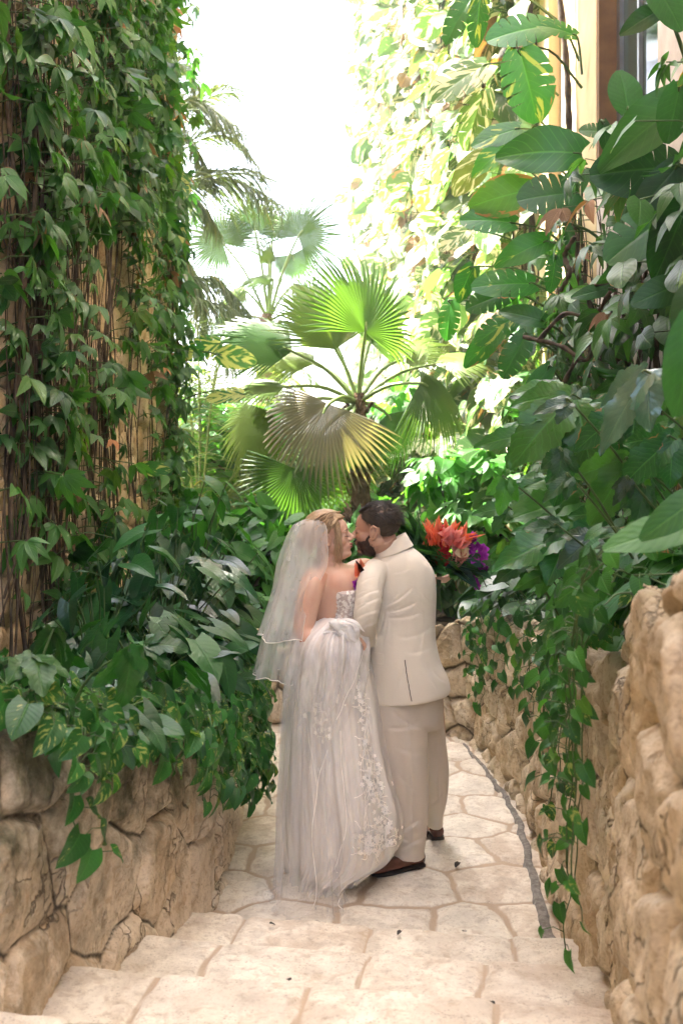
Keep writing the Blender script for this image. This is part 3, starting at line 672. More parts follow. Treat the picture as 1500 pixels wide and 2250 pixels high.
placed(gr2, [(1372, 195, 5.6, 100, 262, .95, 0), (1425, 265, 5.0, 240, 152, .62, 0), (1400, 370, 5.2, 190, 176, .85, 0), (1440, 420, 5.0, 150, 130, .6, .3, L_blue), (1420, 500, 5.0, 210, 148, .75, 0), (1480, 250, 4.9, 120, 100, .8, 0), (1305, 285, 5.6, 62, 190, .9, 0), (1450, 640, 4.6, 130, 160, .7, 0, L_dark), (1360, 560, 5.2, 90, 120, .5, 0, L_dark), (1330, 300, 5.4, 70, 80, .6, 0, L_dark), (1410, 40, 4.9, 90, 155, .7, .3, L_blue), (1470, 10, 4.8, 120, 60, .9, 0, L_dark), (1480, 520, 4.7, 170, 110, .8, 0, L_dark), (1250, 520, 6.2, 70, 80, .5, 0, L_dark), (1300, 640, 5.8, 90, 170, .5, 0)],
       L_dark, lambda r: (OVAL, OVAL2, SPLIT[1])[r.integers(3)], 9, lambda b, r: (1.78, b[1]+.25, b[2]-.25*r.random()), .009)
# woody stems and roots on the building
rg = np.random.default_rng(44)
rt = empty('climbing_vine', (1.78, 7.9, 1.), 'tall pale woody stem running straight up the yellow column', 'vine'); mb = MB()
C = smoothcurve([at(1262, 900, 7.7), at(1268, 700, 7.7), at(1262, 600, 7.7), at(1258, 420, 7.75), at(1250, 290, 7.8), at(1244, 150, 7.85), at(1226, -40, 7.9)], 60); mb.tube(C, .026+.004*np.sin(np.arange(60)*1.4), 8); mb.build('stem', M_vstem, rt)
rt = empty('hanging_roots', (1.75, 6.4, 1.), 'tangle of twisted brown roots and stems on the right wall below the window', 'roots'); mb = MB()
for j in range(95):
    n = 26; y0 = rg.uniform(4.4, 8.2); z = np.linspace(rg.uniform(2.4, 4.0), rg.uniform(1.0, 1.6), n); w_ = rg.uniform(.02, .12)
    mb.tube(np.stack([1.80-.10*rg.random()-.04*np.sin(z*5+j), y0+w_*np.sin(z*rg.uniform(1, 5)+j), z], -1), rg.choice([.004, .007, .013]), 4, r=rg.random(), caps=False)
for a in ([(1180, 750), (1240, 690), (1300, 700), (1290, 640), (1330, 620), (1420, 590), (1500, 570)], [(1150, 740), (1230, 760), (1290, 790), (1310, 700), (1340, 640)], [(1230, 640), (1250, 600), (1240, 560), (1262, 520)], [(1210, 900), (1260, 800), (1300, 740), (1370, 650), (1450, 600)]):
    C = smoothcurve([at(x, y, 6.2-.0035*(x-1200)) for x, y in a], 50); mb.tube(C, .014+.003*np.sin(np.arange(50)), 6)
mb.build('roots', M_vstem, rt)
for i, y0 in enumerate(np.linspace(4.3, 8.6, 8)):
    f_ = lambda t, y0=y0: (1.82, y0+.25*sin(t*7+y0), 1.0+t*2.9)
    wall_vine(f_, (-1, -.1, 0), L_vine, COMP+[OVAL], 60, (.13, .22), 500+i, label='dark vine on the right wall under the window, %s from the camera' % ORD[i], group='vines on the right wall under the window', stems=2, reach=.45, face=(0, -1, 0), dens=lambda p: .25+1.0*vnoise(np.array([[p[1]*1.3, p[2]*1.1]]), 1., 71)[0]-.12*max(0, p[2]-2.8))

# ------------------------------------------------------------ planter plants
def clump(base, n, hgt, ln, tpls, mat, seed, label, group=None, name='arrowhead_plant', spread=.35, bias=(0, 0, 0), flat=.55, sr=.0045, cat='plant', wf_=1.):
    rg = np.random.default_rng(seed); base = np.array(base, float); root = empty(name, base, label, cat, group); sm = MB(); mb = MB(); fm = {i: ([], []) for i in range(len(tpls))}
    for k in range(n):
        a = rg.uniform(0, 2*pi); r_ = spread*sqrt(rg.random()); o_ = np.array([cos(a), sin(a), 0]); h_ = rg.uniform(*hgt)*(1-.35*r_/spread)
        b0 = base+o_*r_*.25+rvec(rg, .02)*[1, 1, 0]; tip = base+o_*r_+np.array(bias)*h_+np.array([0, 0, h_]); mid = b0*.45+tip*.55+np.array([0, 0, .12*h_])-o_*.03
        sm.tube(smoothcurve([b0-[0, 0, .05], mid, tip], 9), np.linspace(sr*1.3, sr*.7, 9), 4, caps=False)
        s = rg.uniform(*ln); d = o_*rg.uniform(.5, 1.)+np.array(bias)*.8+rvec(rg, .25)+np.array([0, 0, -rg.uniform(.0, .9)]); nr = np.array([0, 0, 1.])+o_*rg.uniform(0, .5)+np.array([0, -rg.uniform(0, 1)*flat, 0])+rvec(rg, .15)
        i = rg.integers(len(tpls)); fm[i][0].append(frame(tip, d, nr, (s*wf_*rg.uniform(.85, 1.2), s, s))); fm[i][1].append(rg.random())
    for i, (Ms, rs) in fm.items(): mb.inst(tpls[i], Ms, rs)
    sm.build('stem', M_gstem, root); mb.build('foliage', mat, root); return root
rg = np.random.default_rng(101)
GA = 'arrow-leaved plants in the left planter'
def zsl(y): return float(np.interp(y, [.5, 2.3, 4, 5.3, 6.7], [1.4, 1.15, .84, .72, .6]))
YA = [3.1, 3.4, 3.7, 4.0, 4.2, 4.4, 4.6, 4.8, 5.0, 5.15, 5.3, 5.5, 5.7, 5.85, 6.0, 6.15, 6.3, 6.45, 6.55, 4.1, 4.5, 4.9, 5.2, 5.6, 5.9, 6.2, 6.4, 5.4, 5.0, 6.5]; RA = rank(YA)
for i, y in enumerate(YA):
    x = rg.uniform(-1.35, -.86) if i < 19 else rg.uniform(-1.05, -.78)
    hm = np.interp(y, [3, 4.2, 5, 5.8, 6.6], [.18, .38, .85, 1.30, 1.25]); low = .55 if i >= 19 else 1
    clump((x, y, zsl(y)), 32, (.14, hm*low+.05), ((.10, .18) if i % 3 else (.14, .23)) if y > 4.3 else (.08, .15), [ARROW, ARROW, HEART2] if i % 2 else [ARROW, HEART], (L_mid if y > 5.9 else L_blue) if i % 3 else L_dark, 600+i, 'dark arrow-leaved plant in the left planter, %s from the camera' % RA[i], GA, spread=.34, bias=(.18, -.1, 0), wf_=.85)
for i, (px, py, Y, n, lb) in enumerate([(60, 1300, 2.9, 7, 'plant with long toothed lobed leaves at the left edge above the mossy wall'), (170, 1330, 3.6, 7, 'plant with toothed lobed leaves in front of the root-hung wall, left planter')]):
    b = at(px, py, Y); clump((b.x, Y, zsl(Y)), n+2, (.25, .5), (.14, .21), BIGLOBE, L_dark, 650+i, lb, name='lobed_leaf_plant', spread=.4, bias=(.1, -.1, 0), cat='plant')
GRP = 'leafy plants in the right planter'
def zsr(y): return float(np.interp(y, [.5, 2.3, 4, 5.6, 7.3], [1.6, 1.52, 1.13, .97, .78]))
YB = [3.0+4.3*((i*7) % 26)/26 for i in range(26)]; RB = rank(YB)
for i, y in enumerate(YB):
    x = float(np.interp(y, [2.3, 4, 5.6, 7.3], [.9, 1.14, 1.28, 1.1]))+rg.uniform(.1, .6)
    clump((x, y, zsr(y)), 22, (.15, float(np.interp(y, [3, 4, 5, 7], [.35, .55, .75, .7]))), (.13, .24), [[ARROW, OVAL], [COMP[1], ARROW], [HEART, OVAL2]][i % 3], [L_dark, L_mid, L_blue][i % 3], 700+i, 'broad-leaved plant in the right planter, %s from the camera' % RB[i], GRP, spread=.34, bias=(-.12, -.1, 0))
ph = empty('philodendron', (1.15, 3.6, 1.25), 'large philodendron with long toothed lobed leaves reaching out over the right wall', 'plant')
placed(ph, [(1195, 930, 3.9, 200, 140, .95, 0), (1250, 1010, 3.9, 175, 112, .9, 0), (1330, 930, 3.7, 150, 150, .9, .2), (1168, 1200, 3.7, 185, 163, .85, -.1), (1210, 1235, 3.8, 95, 95, 1., 0), (1340, 1080, 3.6, 165, 120, .9, .2), (1365, 900, 3.2, 200, 125, .62, -.3, L_gloss), (1420, 835, 3.2, 90, 180, .8, -.2, L_gloss), (1200, 1110, 4.2, 180, 172, .8, 0, L_mid), (1150, 1080, 4.6, 120, 160, .8, 0), (1290, 1170, 3.8, 150, 150, .8, .2), (1420, 1010, 3.4, 150, 140, .9, .2), (1180, 850, 4.3, 110, 185, .7, 0), (1380, 1210, 3.5, 170, 170, .8, 0), (1110, 960, 4.9, 120, 175, .7, 0, L_mid), (1265, 1290, 3.4, 140, 150, .7, 0, L_mid)]+[(rg.uniform(1080, 1450), rg.uniform(850, 1290), rg.uniform(3.3, 4.6), rg.uniform(60, 115), rg.uniform(95, 185), rg.uniform(.6, .9), rg.uniform(-.3, .3), (L_mid, L_dark, L_blue)[i % 3]) for i in range(34)],
       leaf_mat('leaf_lobed', (.022, .105, .026), (.060, .215, .050), trans=.36, nv=11, edge=.10, vein=.6, rough=.28), lambda r: BIGLOBE[r.integers(2)], 12, lambda b, r: (b[0]+.30+.2*r.random(), b[1]+.15, max(zsr(b[1]), b[2]-.45)), .0045, upb=.8)
nr_ = empty('overhanging_branch', (1.05, 2.0, 1.6), 'out-of-focus dark leaves hanging in close to the lens at the right edge', 'plant')
placed(nr_, [(1512, 800, 2.1, 230, 100, .6, 0), (1440, 1165, 2.2, 230, 172, .55, 0, L_mid), (1490, 1120, 2.1, 200, 150, .5, 0, L_mid), (1510, 660, 2.2, 130, 130, .7, 0, L_blue), (1440, 1370, 2.3, 90, 185, .6, 0), (1500, 1420, 2.2, 110, 150, .6, 0, L_mid)],
       L_dark, lambda r: OVAL2 if r.random() < .5 else OVAL, 14, lambda b, r: (b[0]+.25, b[1]+.1, b[2]-.2), .004, upb=.9)

# ------------------------------------------------------------ trailing pothos over the walls
def strand(pts, size, every, seed, label, group, mat=None, out=(1, -.3, 0), sub=60, rad=.0035, name='trailing_pothos'):
    rg = np.random.default_rng(seed); C = smoothcurve([tuple(p) for p in pts], sub); root = empty(name, tuple(C[0]), label, 'vine', group)
    C = C+(np.stack([vnoise(np.stack([np.arange(sub)*.3, np.zeros(sub)+k+seed], -1), 1.) for k in range(3)], -1)-.5)*.03
    sm = MB(); sm.tube(C, np.linspace(rad, rad*.6, sub), 5); mb = MB(); Ms = []; rs = []; L = np.r_[0, np.cumsum(np.linalg.norm(np.diff(C, axis=0), axis=1))]; out = np.array(out, float); out /= np.linalg.norm(out); sd = np.cross(out, [0, 0, 1.])
    q = every*.5; k = 0
    while q < L[-1]:
        p = np.array([np.interp(q, L, C[:, j]) for j in range(3)]); sg = 1 if k % 2 else -1; l = rg.uniform(*size)*(1-.25*q/L[-1])
        b = p+sd*sg*rg.uniform(.02, .06)+out*rg.uniform(.015, .06)+np.array([0, 0, rg.uniform(-.01, .03)]); sm.tube([p, (p+b)/2+[0, 0, .012], b], .0016, 4, caps=False)
        d = sd*sg*rg.uniform(.2, 1.)+np.array([0, 0, -rg.uniform(.15, 1.)])+out*rg.uniform(0, .5); nr = out*rg.uniform(.5, 1.2)+np.array([0, 0, rg.uniform(.2, 1.)])+rvec(rg, .25)
        Ms.append(frame(b, d, nr, l)); rs.append(rg.random()); q += every*rg.uniform(.6, 1.5); k += 1
    h_ = len(Ms)//2; mb.inst(HEART, Ms[:h_], rs[:h_]); mb.inst(HEART2, Ms[h_:], rs[h_:])
    sm.build('stem', M_gstem, root); mb.build('foliage', mat or L_var, root)
def wallX(pts, y): P = np.array(pts); return float(np.interp(y, P[:, 1], P[:, 0]))
WL = [(-1.13, .6), (-.95, 1.7), (-.84, 2.41), (-.60, 3.99), (-.545, 4.6), (-.555, 5.3), (-.63, 6.2), (-.70, 6.55)]; WZL = [(1.55, .6), (1.42, 1.7), (1.26, 2.41), (.92, 3.99), (.86, 4.6), (.80, 5.3), (.72, 6.2), (.68, 6.6)]
WR_ = [(.58, 2.0), (.745, 2.75), (.80, 3.05), (.885, 3.9), (.94, 4.55), (1.02, 5.6), (.97, 6.6)]; WZR = [(1.70, 2.0), (1.62, 2.75), (1.40, 3.05), (1.22, 3.9), (1.14, 4.55), (1.06, 5.6), (1.0, 6.6)]
rg = np.random.default_rng(202); GS = 'pothos trailing over the left planter wall'
YC = [2.72, 2.45, 3.0, 3.15, 3.3, 3.45, 3.6, 3.7, 3.8, 3.9, 4.0, 4.1, 4.2, 4.3, 4.4, 4.5, 4.6, 4.7, 4.8, 4.9, 5.0, 5.1, 5.2, 5.3, 5.5, 5.7, 5.9, 6.1, 6.3, 2.7, 2.85, 3.4, 3.75, 4.15]; RC = rank(YC)
for i, y in enumerate(YC):
    x = wallX(WL, y); z = wallX(WZL, y)
    if i == 1: continue
    L = [.50, .0, .12, .12, .25, .15, .25, .25, .5, .3, .62, .35, .45, .55, .4, .6, .5, .62, .5, .66, .5, .6, .45, .55, .5, .45, .4, .35, .3, .15, .2, .3, .45, .5][i]*float(np.interp(y, [2.7, 2.75, 4.6, 5.2], [1, .35, .75, 1.])); dx = rg.uniform(.04, .10)
    strand([(x-.35, y+rg.uniform(-.2, .2), z+.02), (x-.15, y+rg.uniform(-.1, .1), z+.10), (x+dx, y-.02, z+.02), (x+dx+.02, y-rg.uniform(-.05, .1), z-L*.5), (x+dx+.03, y-rg.uniform(-.12, .14), z-L)], (.07, .125), .045, 800+i, 'pothos strand trailing over the left planter wall, %s from the camera' % RC[i] if i else 'long lone pothos strand hanging down the left wall nearest the camera', GS if i else None, out=(1, -.35, 0))
for i in range(16):     # low cover of pothos along the top of the left wall
    y = 2.3+4.2*i/16+rg.uniform(-.1, .1); x = wallX(WL, y)-(.50 if y < 4.0 else .32); clump((x, y, zsl(y)+.04), 20, (.04, .20), (.09, .145), [HEART, HEART2], L_var, 860+i, 'low pothos along the top of the left wall, %s from the camera' % ORD[i], 'low pothos on the left wall top', name='pothos', spread=.26, bias=(.1, -.05, 0), sr=.002)
GQ = 'pothos trailing over the right planter wall'
YD = [2.55, 2.62, 2.7, 2.9, 3.0, 3.1, 3.2, 3.3, 3.45, 3.6, 3.7, 3.8, 3.95, 4.1, 4.3, 4.6, 5.0, 5.5, 5.9, 6.2, 6.4, 6.6, 6.7, 6.85, 3.15, 3.35]; RD = rank(YD)
for i, y in enumerate(YD):
    x = wallX(WR_, y); z = wallX(WZR, y)
    L = [.4, .8, .3, .85, .5, .35, 1.0, .3, .5, .35, .6, .3, .4, .25, .3, .2, .2, .3, .35, .55, .5, .62, .4, .35, .5, .75][i]; dx = rg.uniform(.04, .09)
    strand([(x+.35, y+rg.uniform(-.2, .2), z+.02), (x+.12, y, z+.10), (x-dx, y-.02, z+.0), (x-dx-.02, y-rg.uniform(-.05, .08), z-L*.5), (x-dx-.04, y-rg.uniform(-.05, .08), z-L)], ((.045, .08) if y < 3.5 else (.06, .10)), .065, 900+i, 'pothos strand hanging down the right planter wall, %s from the camera' % RD[i], GQ, mat=L_mid if i % 3 == 0 else (L_var if i % 3 == 1 else L_dark), out=(-1, -.5, 0))

# ------------------------------------------------------------ palms
def fan(mb, hub, axis, nrm, R, spread=2.0, nseg=44, droop=.25, cup=.0, seed=1, join=.60, tipdroop=.0, m=0):
    rg = np.random.default_rng(seed); V = []; UV = []; Fq = []; da = spread/nseg; rr = [.02, .3, join, join+(1-join)*.45, 1.]
    for i in range(nseg):
        a = -spread+(2*i+1)*da; Ls = (1-.22*(abs(a)/spread)**2)*rg.uniform(.93, 1.04); b = len(V); jn = join*rg.uniform(.92, 1.06); td = rg.uniform(.5, 1.5)*tipdroop
        for j, r_ in enumerate([.02, .3*jn/join, jn, jn+(1-jn)*.45, 1.]):
            w_ = [1, 1, 1, .62, .06][j]*da*(1 if j < 3 else jn/ r_); r2 = r_*Ls
            for u in (-1, 0, 1):
                aa = a+u*w_*.97; z = (.018 if u == 0 else -.012)*min(1, r_*3)*(1 if j < 4 else .2)-droop*r2*r2-cup*abs(sin(a))*r2-td*max(0, r_-jn)**1.5*2
                V.append((sin(aa)*r2, cos(aa)*r2-(.25*td*max(0, r_-jn)), z)); UV.append((u*.9, r_))
        for j in range(4):
            for u in range(2): q = b+j*3+u; Fq.append((q, q+1, q+4, q+3))
    M = frame(hub, axis, nrm, R); mb.inst((np.array(V), np.array(Fq), np.array(UV)), [M], [rg.random()], m)
def fan_palm(label, crown, Y, fronds, trunk, mat, seed, scale=1., join=.6, td=.22):
    c = np.array(at(*crown, Y)); root = empty('fan_palm', (c[0], Y, -.05), label, 'palm')
    s = F/Y; rg = np.random.default_rng(seed)
    for k, q in enumerate(fronds):
        hx, hy, Rp, ang, nx, nz, spread, droop, dY = q[:9]; mt = q[9] if len(q) > 9 else mat; h_ = np.array(at(hx, hy, Y+dY)); a = radians(ang)
        ax = np.array([cos(a), .12*rg.normal(), -sin(a)]); mb = MB(); fan(mb, h_, ax, (nx, -1, nz), Rp/s, spread, int(38+14*rg.random()), droop, 0., seed*50+k, tipdroop=td, join=join)
        fr = mb.build('frond', mt, root); st = MB(); e = h_-c; mid = c+e*.5+np.array([0, 0, .10*np.linalg.norm(e)]); st.tube(smoothcurve([c, mid, h_, h_+ax*Rp/s*.12], 12), np.linspace(.024, .011, 12)*scale, 6)
        st.build('stalk', M_pstalk, fr)
    mb = MB(); n = 40; z = np.linspace(-.05, c[2]+.1, n); r_ = trunk*(1+.12*np.sin(np.arange(n)*2.4))*np.interp(np.linspace(0, 1, n), [0, .2, .85, 1], [1.25, 1, 1, .55]); mb.tube(np.stack([c[0]+.03*np.sin(z), np.full(n, Y), z], -1), r_, 12)
    for i in range(160):      # boot fibres of old leaf bases
        a = rg.uniform(0, 2*pi); zz = rg.uniform(max(.4, c[2]-1.8), c[2]); p = np.array([c[0]+cos(a)*trunk*.95, Y+sin(a)*trunk*.95, zz]); mb.tube([p, p+[cos(a)*.05, sin(a)*.05, .08], p+[cos(a)*.09, sin(a)*.09, .02+.12*rg.random()]], [.02, .014, .003], 4, caps=False)
    mb.build('trunk', M_trunk, root); return root, c
PF = [(802, 730, 195, -84, .75, .15, 1.85, .05, -.25), (737, 768, 190, -112, .9, .2, 1.3, .1, .1, L_fan2), (642, 772, 185, -157, .25, 1.25, 1.25, .12, -.1), (722, 888, 190, 118, -.1, .55, 1.7, .45, -.6, L_sheen), (652, 1032, 140, 96, .1, .2, 1.9, .25, -.5), (922, 842, 150, 22, -.1, 1.1, 1.7, .7, -.4), (955, 800, 150, -14, .1, 2.2, 1.2, .2, .2, L_fan2), (625, 850, 140, 182, 0, 2.6, 1.2, .1, -.3, L_fan2), (600, 905, 170, 140, .3, .9, 1.1, .3, -.2, L_fan2), (812, 752, 110, -50, .4, .4, 1.6, .1, .5), (700, 700, 120, -130, -.8, .3, 1.3, .1, .6, L_fan2), (850, 910, 140, 60, .1, .8, 1.3, .6, .2), (770, 930, 150, 86, .0, .6, 1.2, .6, -.3), (690, 800, 130, 200, 0, 1.8, 1.2, .2, .5, L_fan2), (880, 790, 120, -30, .3, 1.6, 1.3, .2, .6, L_fan2), (740, 1000, 130, 75, 0, .5, 1.4, .4, 0)]
_, pc = fan_palm('fan palm with large pleated round fronds rising directly behind the couple', (786, 885), 10., PF, .095, L_fan, 3)
PF2 = [(490, 535, 140, -140, .2, .2, 2.6, .05, 0), (560, 505, 130, -100, .2, .2, 2.2, .05, .2), (655, 520, 145, -55, -.2, .2, 2.2, .05, -.1), (640, 560, 115, 70, .1, .4, 1.8, .3, .3), (600, 615, 90, 188, 0, 1.6, 1.3, .2, -.2, L_fan2), (640, 630, 80, 10, 0, 1.4, 1.4, .3, 0, L_fan2), (540, 640, 90, 165, .1, 1., 1.5, .4, .1, L_fan2), (600, 500, 70, -80, .6, .2, 1.5, .1, .4), (660, 690, 80, 30, .1, .6, 1.5, .5, .1), (520, 700, 80, 150, .1, .6, 1.5, .5, .1), (590, 580, 70, -95, 1.2, .2, 1.4, .1, .1, L_fan2)]
_, pc2 = fan_palm('taller fan palm with a shaggy brown trunk farther back on the left', (590, 705), 15., PF2, .15, L_fan, 7, join=.40, td=.35)
mb = MB(); rg = np.random.default_rng(9)
r0 = empty('dead_frond_skirt', tuple(pc2-[0, 0, .6]), 'brown skirt of dead fronds hanging round the taller palm trunk', 'dead fronds'); sprd = []
for i in range(120):
    a = rg.uniform(0, 2*pi); sprd.append(frame(pc2+np.array([cos(a)*.15, sin(a)*.15, -.15-.5*rg.random()]), (cos(a)*.25, sin(a)*.25, -1), (cos(a), sin(a), .3), (.10, .6, .3)))
mb.inst(LANCE2, sprd, rg.random(120)); mb.build('fronds', L_dry, r0)

def feather(root, pts, Y0, Ll, n=46, seed=1, hang=.8, mat=None, wd=.05, name='frond'):
    rg = np.random.default_rng(seed); P = [at(*p) if len(p) == 3 else at(p[0], p[1], Y0) for p in pts]; C = smoothcurve([tuple(p) for p in P], 60); mb = MB(); mb.tube(C, np.linspace(.016, .004, 60), 5, m=1); T = np.gradient(C, axis=0)
    Ms = []
    for i in range(n):
        f_ = .08+.92*i/n; k = int(f_*59); t = T[k]/np.linalg.norm(T[k]); l = Ll*(sin(pi*min(1, f_*.82+.16))**.6)*rg.uniform(.85, 1.1)
        for sg in (-1, 1):
            sd = np.cross(t, [0, 0, 1.]); sd /= np.linalg.norm(sd); d = t*.75+sd*sg*.8+np.array([0, 0, (.45-hang*rg.uniform(.5, 1.3))]); Ms.append(frame(C[k], d, np.array([0, 0, 1.])+t*.3+rvec(rg, .2), (wd*l*5.5/2, l, l*(1+hang*.6))))
    mb.inst(LANCE2, Ms, rg.random(len(Ms))); mb.build(name, [mat or L_feather, M_pstalk], root)
c = at(240, 470, 12.); fp = empty('feather_palm', (c.x, 12., -.05), 'feather palm whose long arching fronds reach out from behind the left wall', 'palm')
for i, (pts, l, hg) in enumerate([([(250, 450), (360, 255), (450, 235), (555, 305)], .55, .9), ([(250, 460), (390, 415), (520, 400), (640, 465)], .62, 1.1), ([(250, 450), (370, 300), (430, 330), (480, 420)], .5, .9), ([(250, 480), (400, 600), (480, 620), (560, 700)], .6, 1.), ([(250, 450), (330, 200), (400, 150), (440, 230)], .5, .7), ([(260, 470), (380, 430), (440, 450), (490, 520)], .5, .9), ([(250, 480), (380, 540), (440, 640), (450, 760)], .6, .9), ([(240, 470), (150, 300), (60, 330), (0, 480)], .6, .9), ([(240, 470), (200, 250), (260, 120), (350, 90)], .5, .7), ([(250, 460), (400, 330), (500, 300), (580, 380)], .5, .5), ([(260, 450), (390, 270), (470, 210), (540, 205)], .45, .4), ([(260, 460), (410, 400), (520, 380), (615, 400)], .5, .6), ([(250, 480), (410, 640), (520, 690), (560, 800)], .5, .8)]):
    feather(fp, pts, 12.+.25*((i*3) % 4-1.5), l*1.15, 90, 30+i, hg*.5, wd=.028)
mb = MB(); n = 30; z = np.linspace(-.05, c.z, n); mb.tube(np.stack([np.full(n, c.x), np.full(n, 12.), z], -1), .13+.008*np.sin(np.arange(n)*2.5), 12); mb.build('trunk', M_trunk, fp)
for q, (bx, by, Y, lb) in enumerate([(440, 1150, 11.2, 'pale feathery palm clump low behind the left planter'), (520, 1130, 13.5, 'feathery palm clump standing behind the fan palm')]):
    b = at(bx, by, Y); ar = empty('feather_palm', (b.x, Y, -.05), lb, 'palm'); rg = np.random.default_rng(60+q)
    for k in range(15):
        a = rg.uniform(-75, 75); L = rg.uniform(230, 330)*11/Y*1.1; L *= 1.2; ca, sa = sin(radians(a)), cos(radians(a)); dy = rg.uniform(-.8, .8)
        feather(ar, [(bx, by, Y), (bx+ca*L*.35, by-sa*L*.6-40, Y+dy*.4), (bx+ca*L*.75, by-sa*L*.95-30, Y+dy*.8), (bx+ca*L*1.15, by-sa*L*.95+20, Y+dy)], Y, .42, 34, 90+k+q*30, .6, L_feather if k % 2 else L_fan2)

# ------------------------------------------------------------ shrubs behind
def shrub(base, rad, n, ln, tpls, mat, seed, label, group=None, name='shrub', cat='shrub', dry=0.):
    rg = np.random.default_rng(seed); base = np.array(base, float); root = empty(name, base, label, cat, group); sm = MB(); mb = MB(); fm = {i: ([], []) for i in range(len(tpls))}; rad = np.array(rad)
    lobes = [(base+np.array([rg.normal(0, .45)*rad[0], rg.normal(0, .4)*rad[1], rad[2]*rg.uniform(.3, 1.5)]), rg.uniform(.35, .6)) for _ in range(9)]
    for lc, lr in lobes:
        sm.tube(smoothcurve([base, base*.5+lc*.5+rvec(rg, .08), lc], 10), np.linspace(.025, .008, 10), 5, caps=False)
        for k in range(n//9):
            d = rvec(rg); d /= np.linalg.norm(d); r_ = rg.random()**.45; p = lc+d*r_*rad*lr*np.array([1, 1, .9]); s = rg.uniform(*ln)
            dd = d*[1, 1, .3]+np.array([0, 0, -.5])+rvec(rg, .3); i = rg.integers(len(tpls)); fm[i][0].append(frame(p, dd, d*.6+np.array([0, -.2, .9])+rvec(rg, .25), s)); fm[i][1].append(rg.random())
    for i, (Ms, rs) in fm.items(): mb.inst(tpls[i], Ms, rs)
    sm.build('stem', M_vstem, root); mb.build('foliage', mat, root)
for i, (px, py, Y, rx, rz, n, ln, tp, mt, lb) in enumerate([
    (560, 1170, 8.6, .55, .55, 420, (.12, .22), [ARROW, HEART], L_litpaint, 'mid green shrub behind the back wall left of the bride'),
    (650, 1230, 9.4, .6, .5, 420, (.10, .18), [OVAL, HEART], L_litpaint, 'bright shrub behind the bride under the drooping palm frond'),
    (800, 1150, 9.5, .45, .65, 420, (.10, .18), [HEART, ARROW], L_litpaint, 'creeper-covered shrub round the foot of the fan palm trunk'),
    (900, 1140, 9.8, .6, .7, 480, (.11, .20), COMP[:3], L_litpaint, 'bright green shrub behind the groom and the bouquet'),
    (1000, 1110, 10., .65, .8, 520, (.12, .22), [ARROW, OVAL2, HEART], L_litpaint, 'broad-leaved shrub behind the bouquet below the sunlit wall'),
    (1080, 1050, 9.0, .55, .7, 460, (.13, .22), [OVAL, OVAL2, COMP[0]], L_litpaint, 'leafy shrub in the right corner below the giant leaves'),
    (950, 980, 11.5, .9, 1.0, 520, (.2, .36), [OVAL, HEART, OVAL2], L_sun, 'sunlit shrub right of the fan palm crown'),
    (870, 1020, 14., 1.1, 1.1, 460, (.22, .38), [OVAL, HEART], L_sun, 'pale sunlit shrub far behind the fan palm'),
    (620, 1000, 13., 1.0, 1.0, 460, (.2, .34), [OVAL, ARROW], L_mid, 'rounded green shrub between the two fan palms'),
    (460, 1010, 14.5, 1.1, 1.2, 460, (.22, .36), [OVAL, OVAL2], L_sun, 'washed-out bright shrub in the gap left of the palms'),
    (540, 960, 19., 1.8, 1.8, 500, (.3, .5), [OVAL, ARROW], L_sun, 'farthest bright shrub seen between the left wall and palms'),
    (720, 960, 19., 1.8, 1.8, 500, (.3, .5), [OVAL, ARROW], L_sun, 'farthest bright shrub seen straight behind the fan palm'),
    (430, 900, 12.5, .8, .9, 460, (.16, .30), [OVAL, ARROW, HEART], L_litpaint, 'bright broad-leaved shrub just past the end of the tall left wall'),
    (540, 900, 12.0, .7, .7, 460, (.14, .26), [OVAL, HEART], L_litpaint, 'bright green shrub under the dead frond skirt of the taller palm'),
    (900, 900, 12.5, .8, .8, 460, (.16, .28), [OVAL, ARROW], L_litpaint, 'bright green shrub right of the fan palm crown, in front of sunlit wall'),
    (480, 1130, 9.0, .5, .5, 360, (.14, .24), [ARROW, OVAL], L_mid, 'green shrub beyond the end of the left planter'),
    (700, 1110, 11.5, .8, .8, 420, (.12, .22), [HEART, ARROW], L_litpaint, 'green shrub left of the fan palm trunk')]):
    b = at(px, py, Y); shrub((b.x, Y, max(.3, b.z-rz*1.4)), (rx, rx, rz), n, ln, tp, mt, 1000+i, lb)
# small leaf litter on the stones
rg = np.random.default_rng(5)
for i, (px, py, z, lb) in enumerate([(1007, 1897, .012, 'small dark curled leaf on the paving right of the shoes'), (637, 2158, .31, 'black leaf fragment near the middle of the second step'), (592, 2032, .165, 'thin dark leaf scrap on the joint of the top step'), (880, 2048, .165, 'small dark scrap on the step below the groom'), (1018, 2050, .165, 'dark leaf crumb on the right of the step'), (1078, 2204, .31, 'tiny dark leaf scrap on the nearest step, right')]):
    Y = F*(H-z)/(py-HY); p = at(px, py, Y); mb = MB(); mb.inst(OVAL2, [frame((0, 0, .006), (rg.normal(), rg.normal(), .1), (0, 0, 1), .035 if i < 1 else .022)], [.1])
    o = mb.build('fallen_leaf', simple_mat('dead_leaf', (.03, .02, .012)) if i == 0 else bpy.data.materials['dead_leaf']); o.location = p; tagp(o, lb, 'leaf')
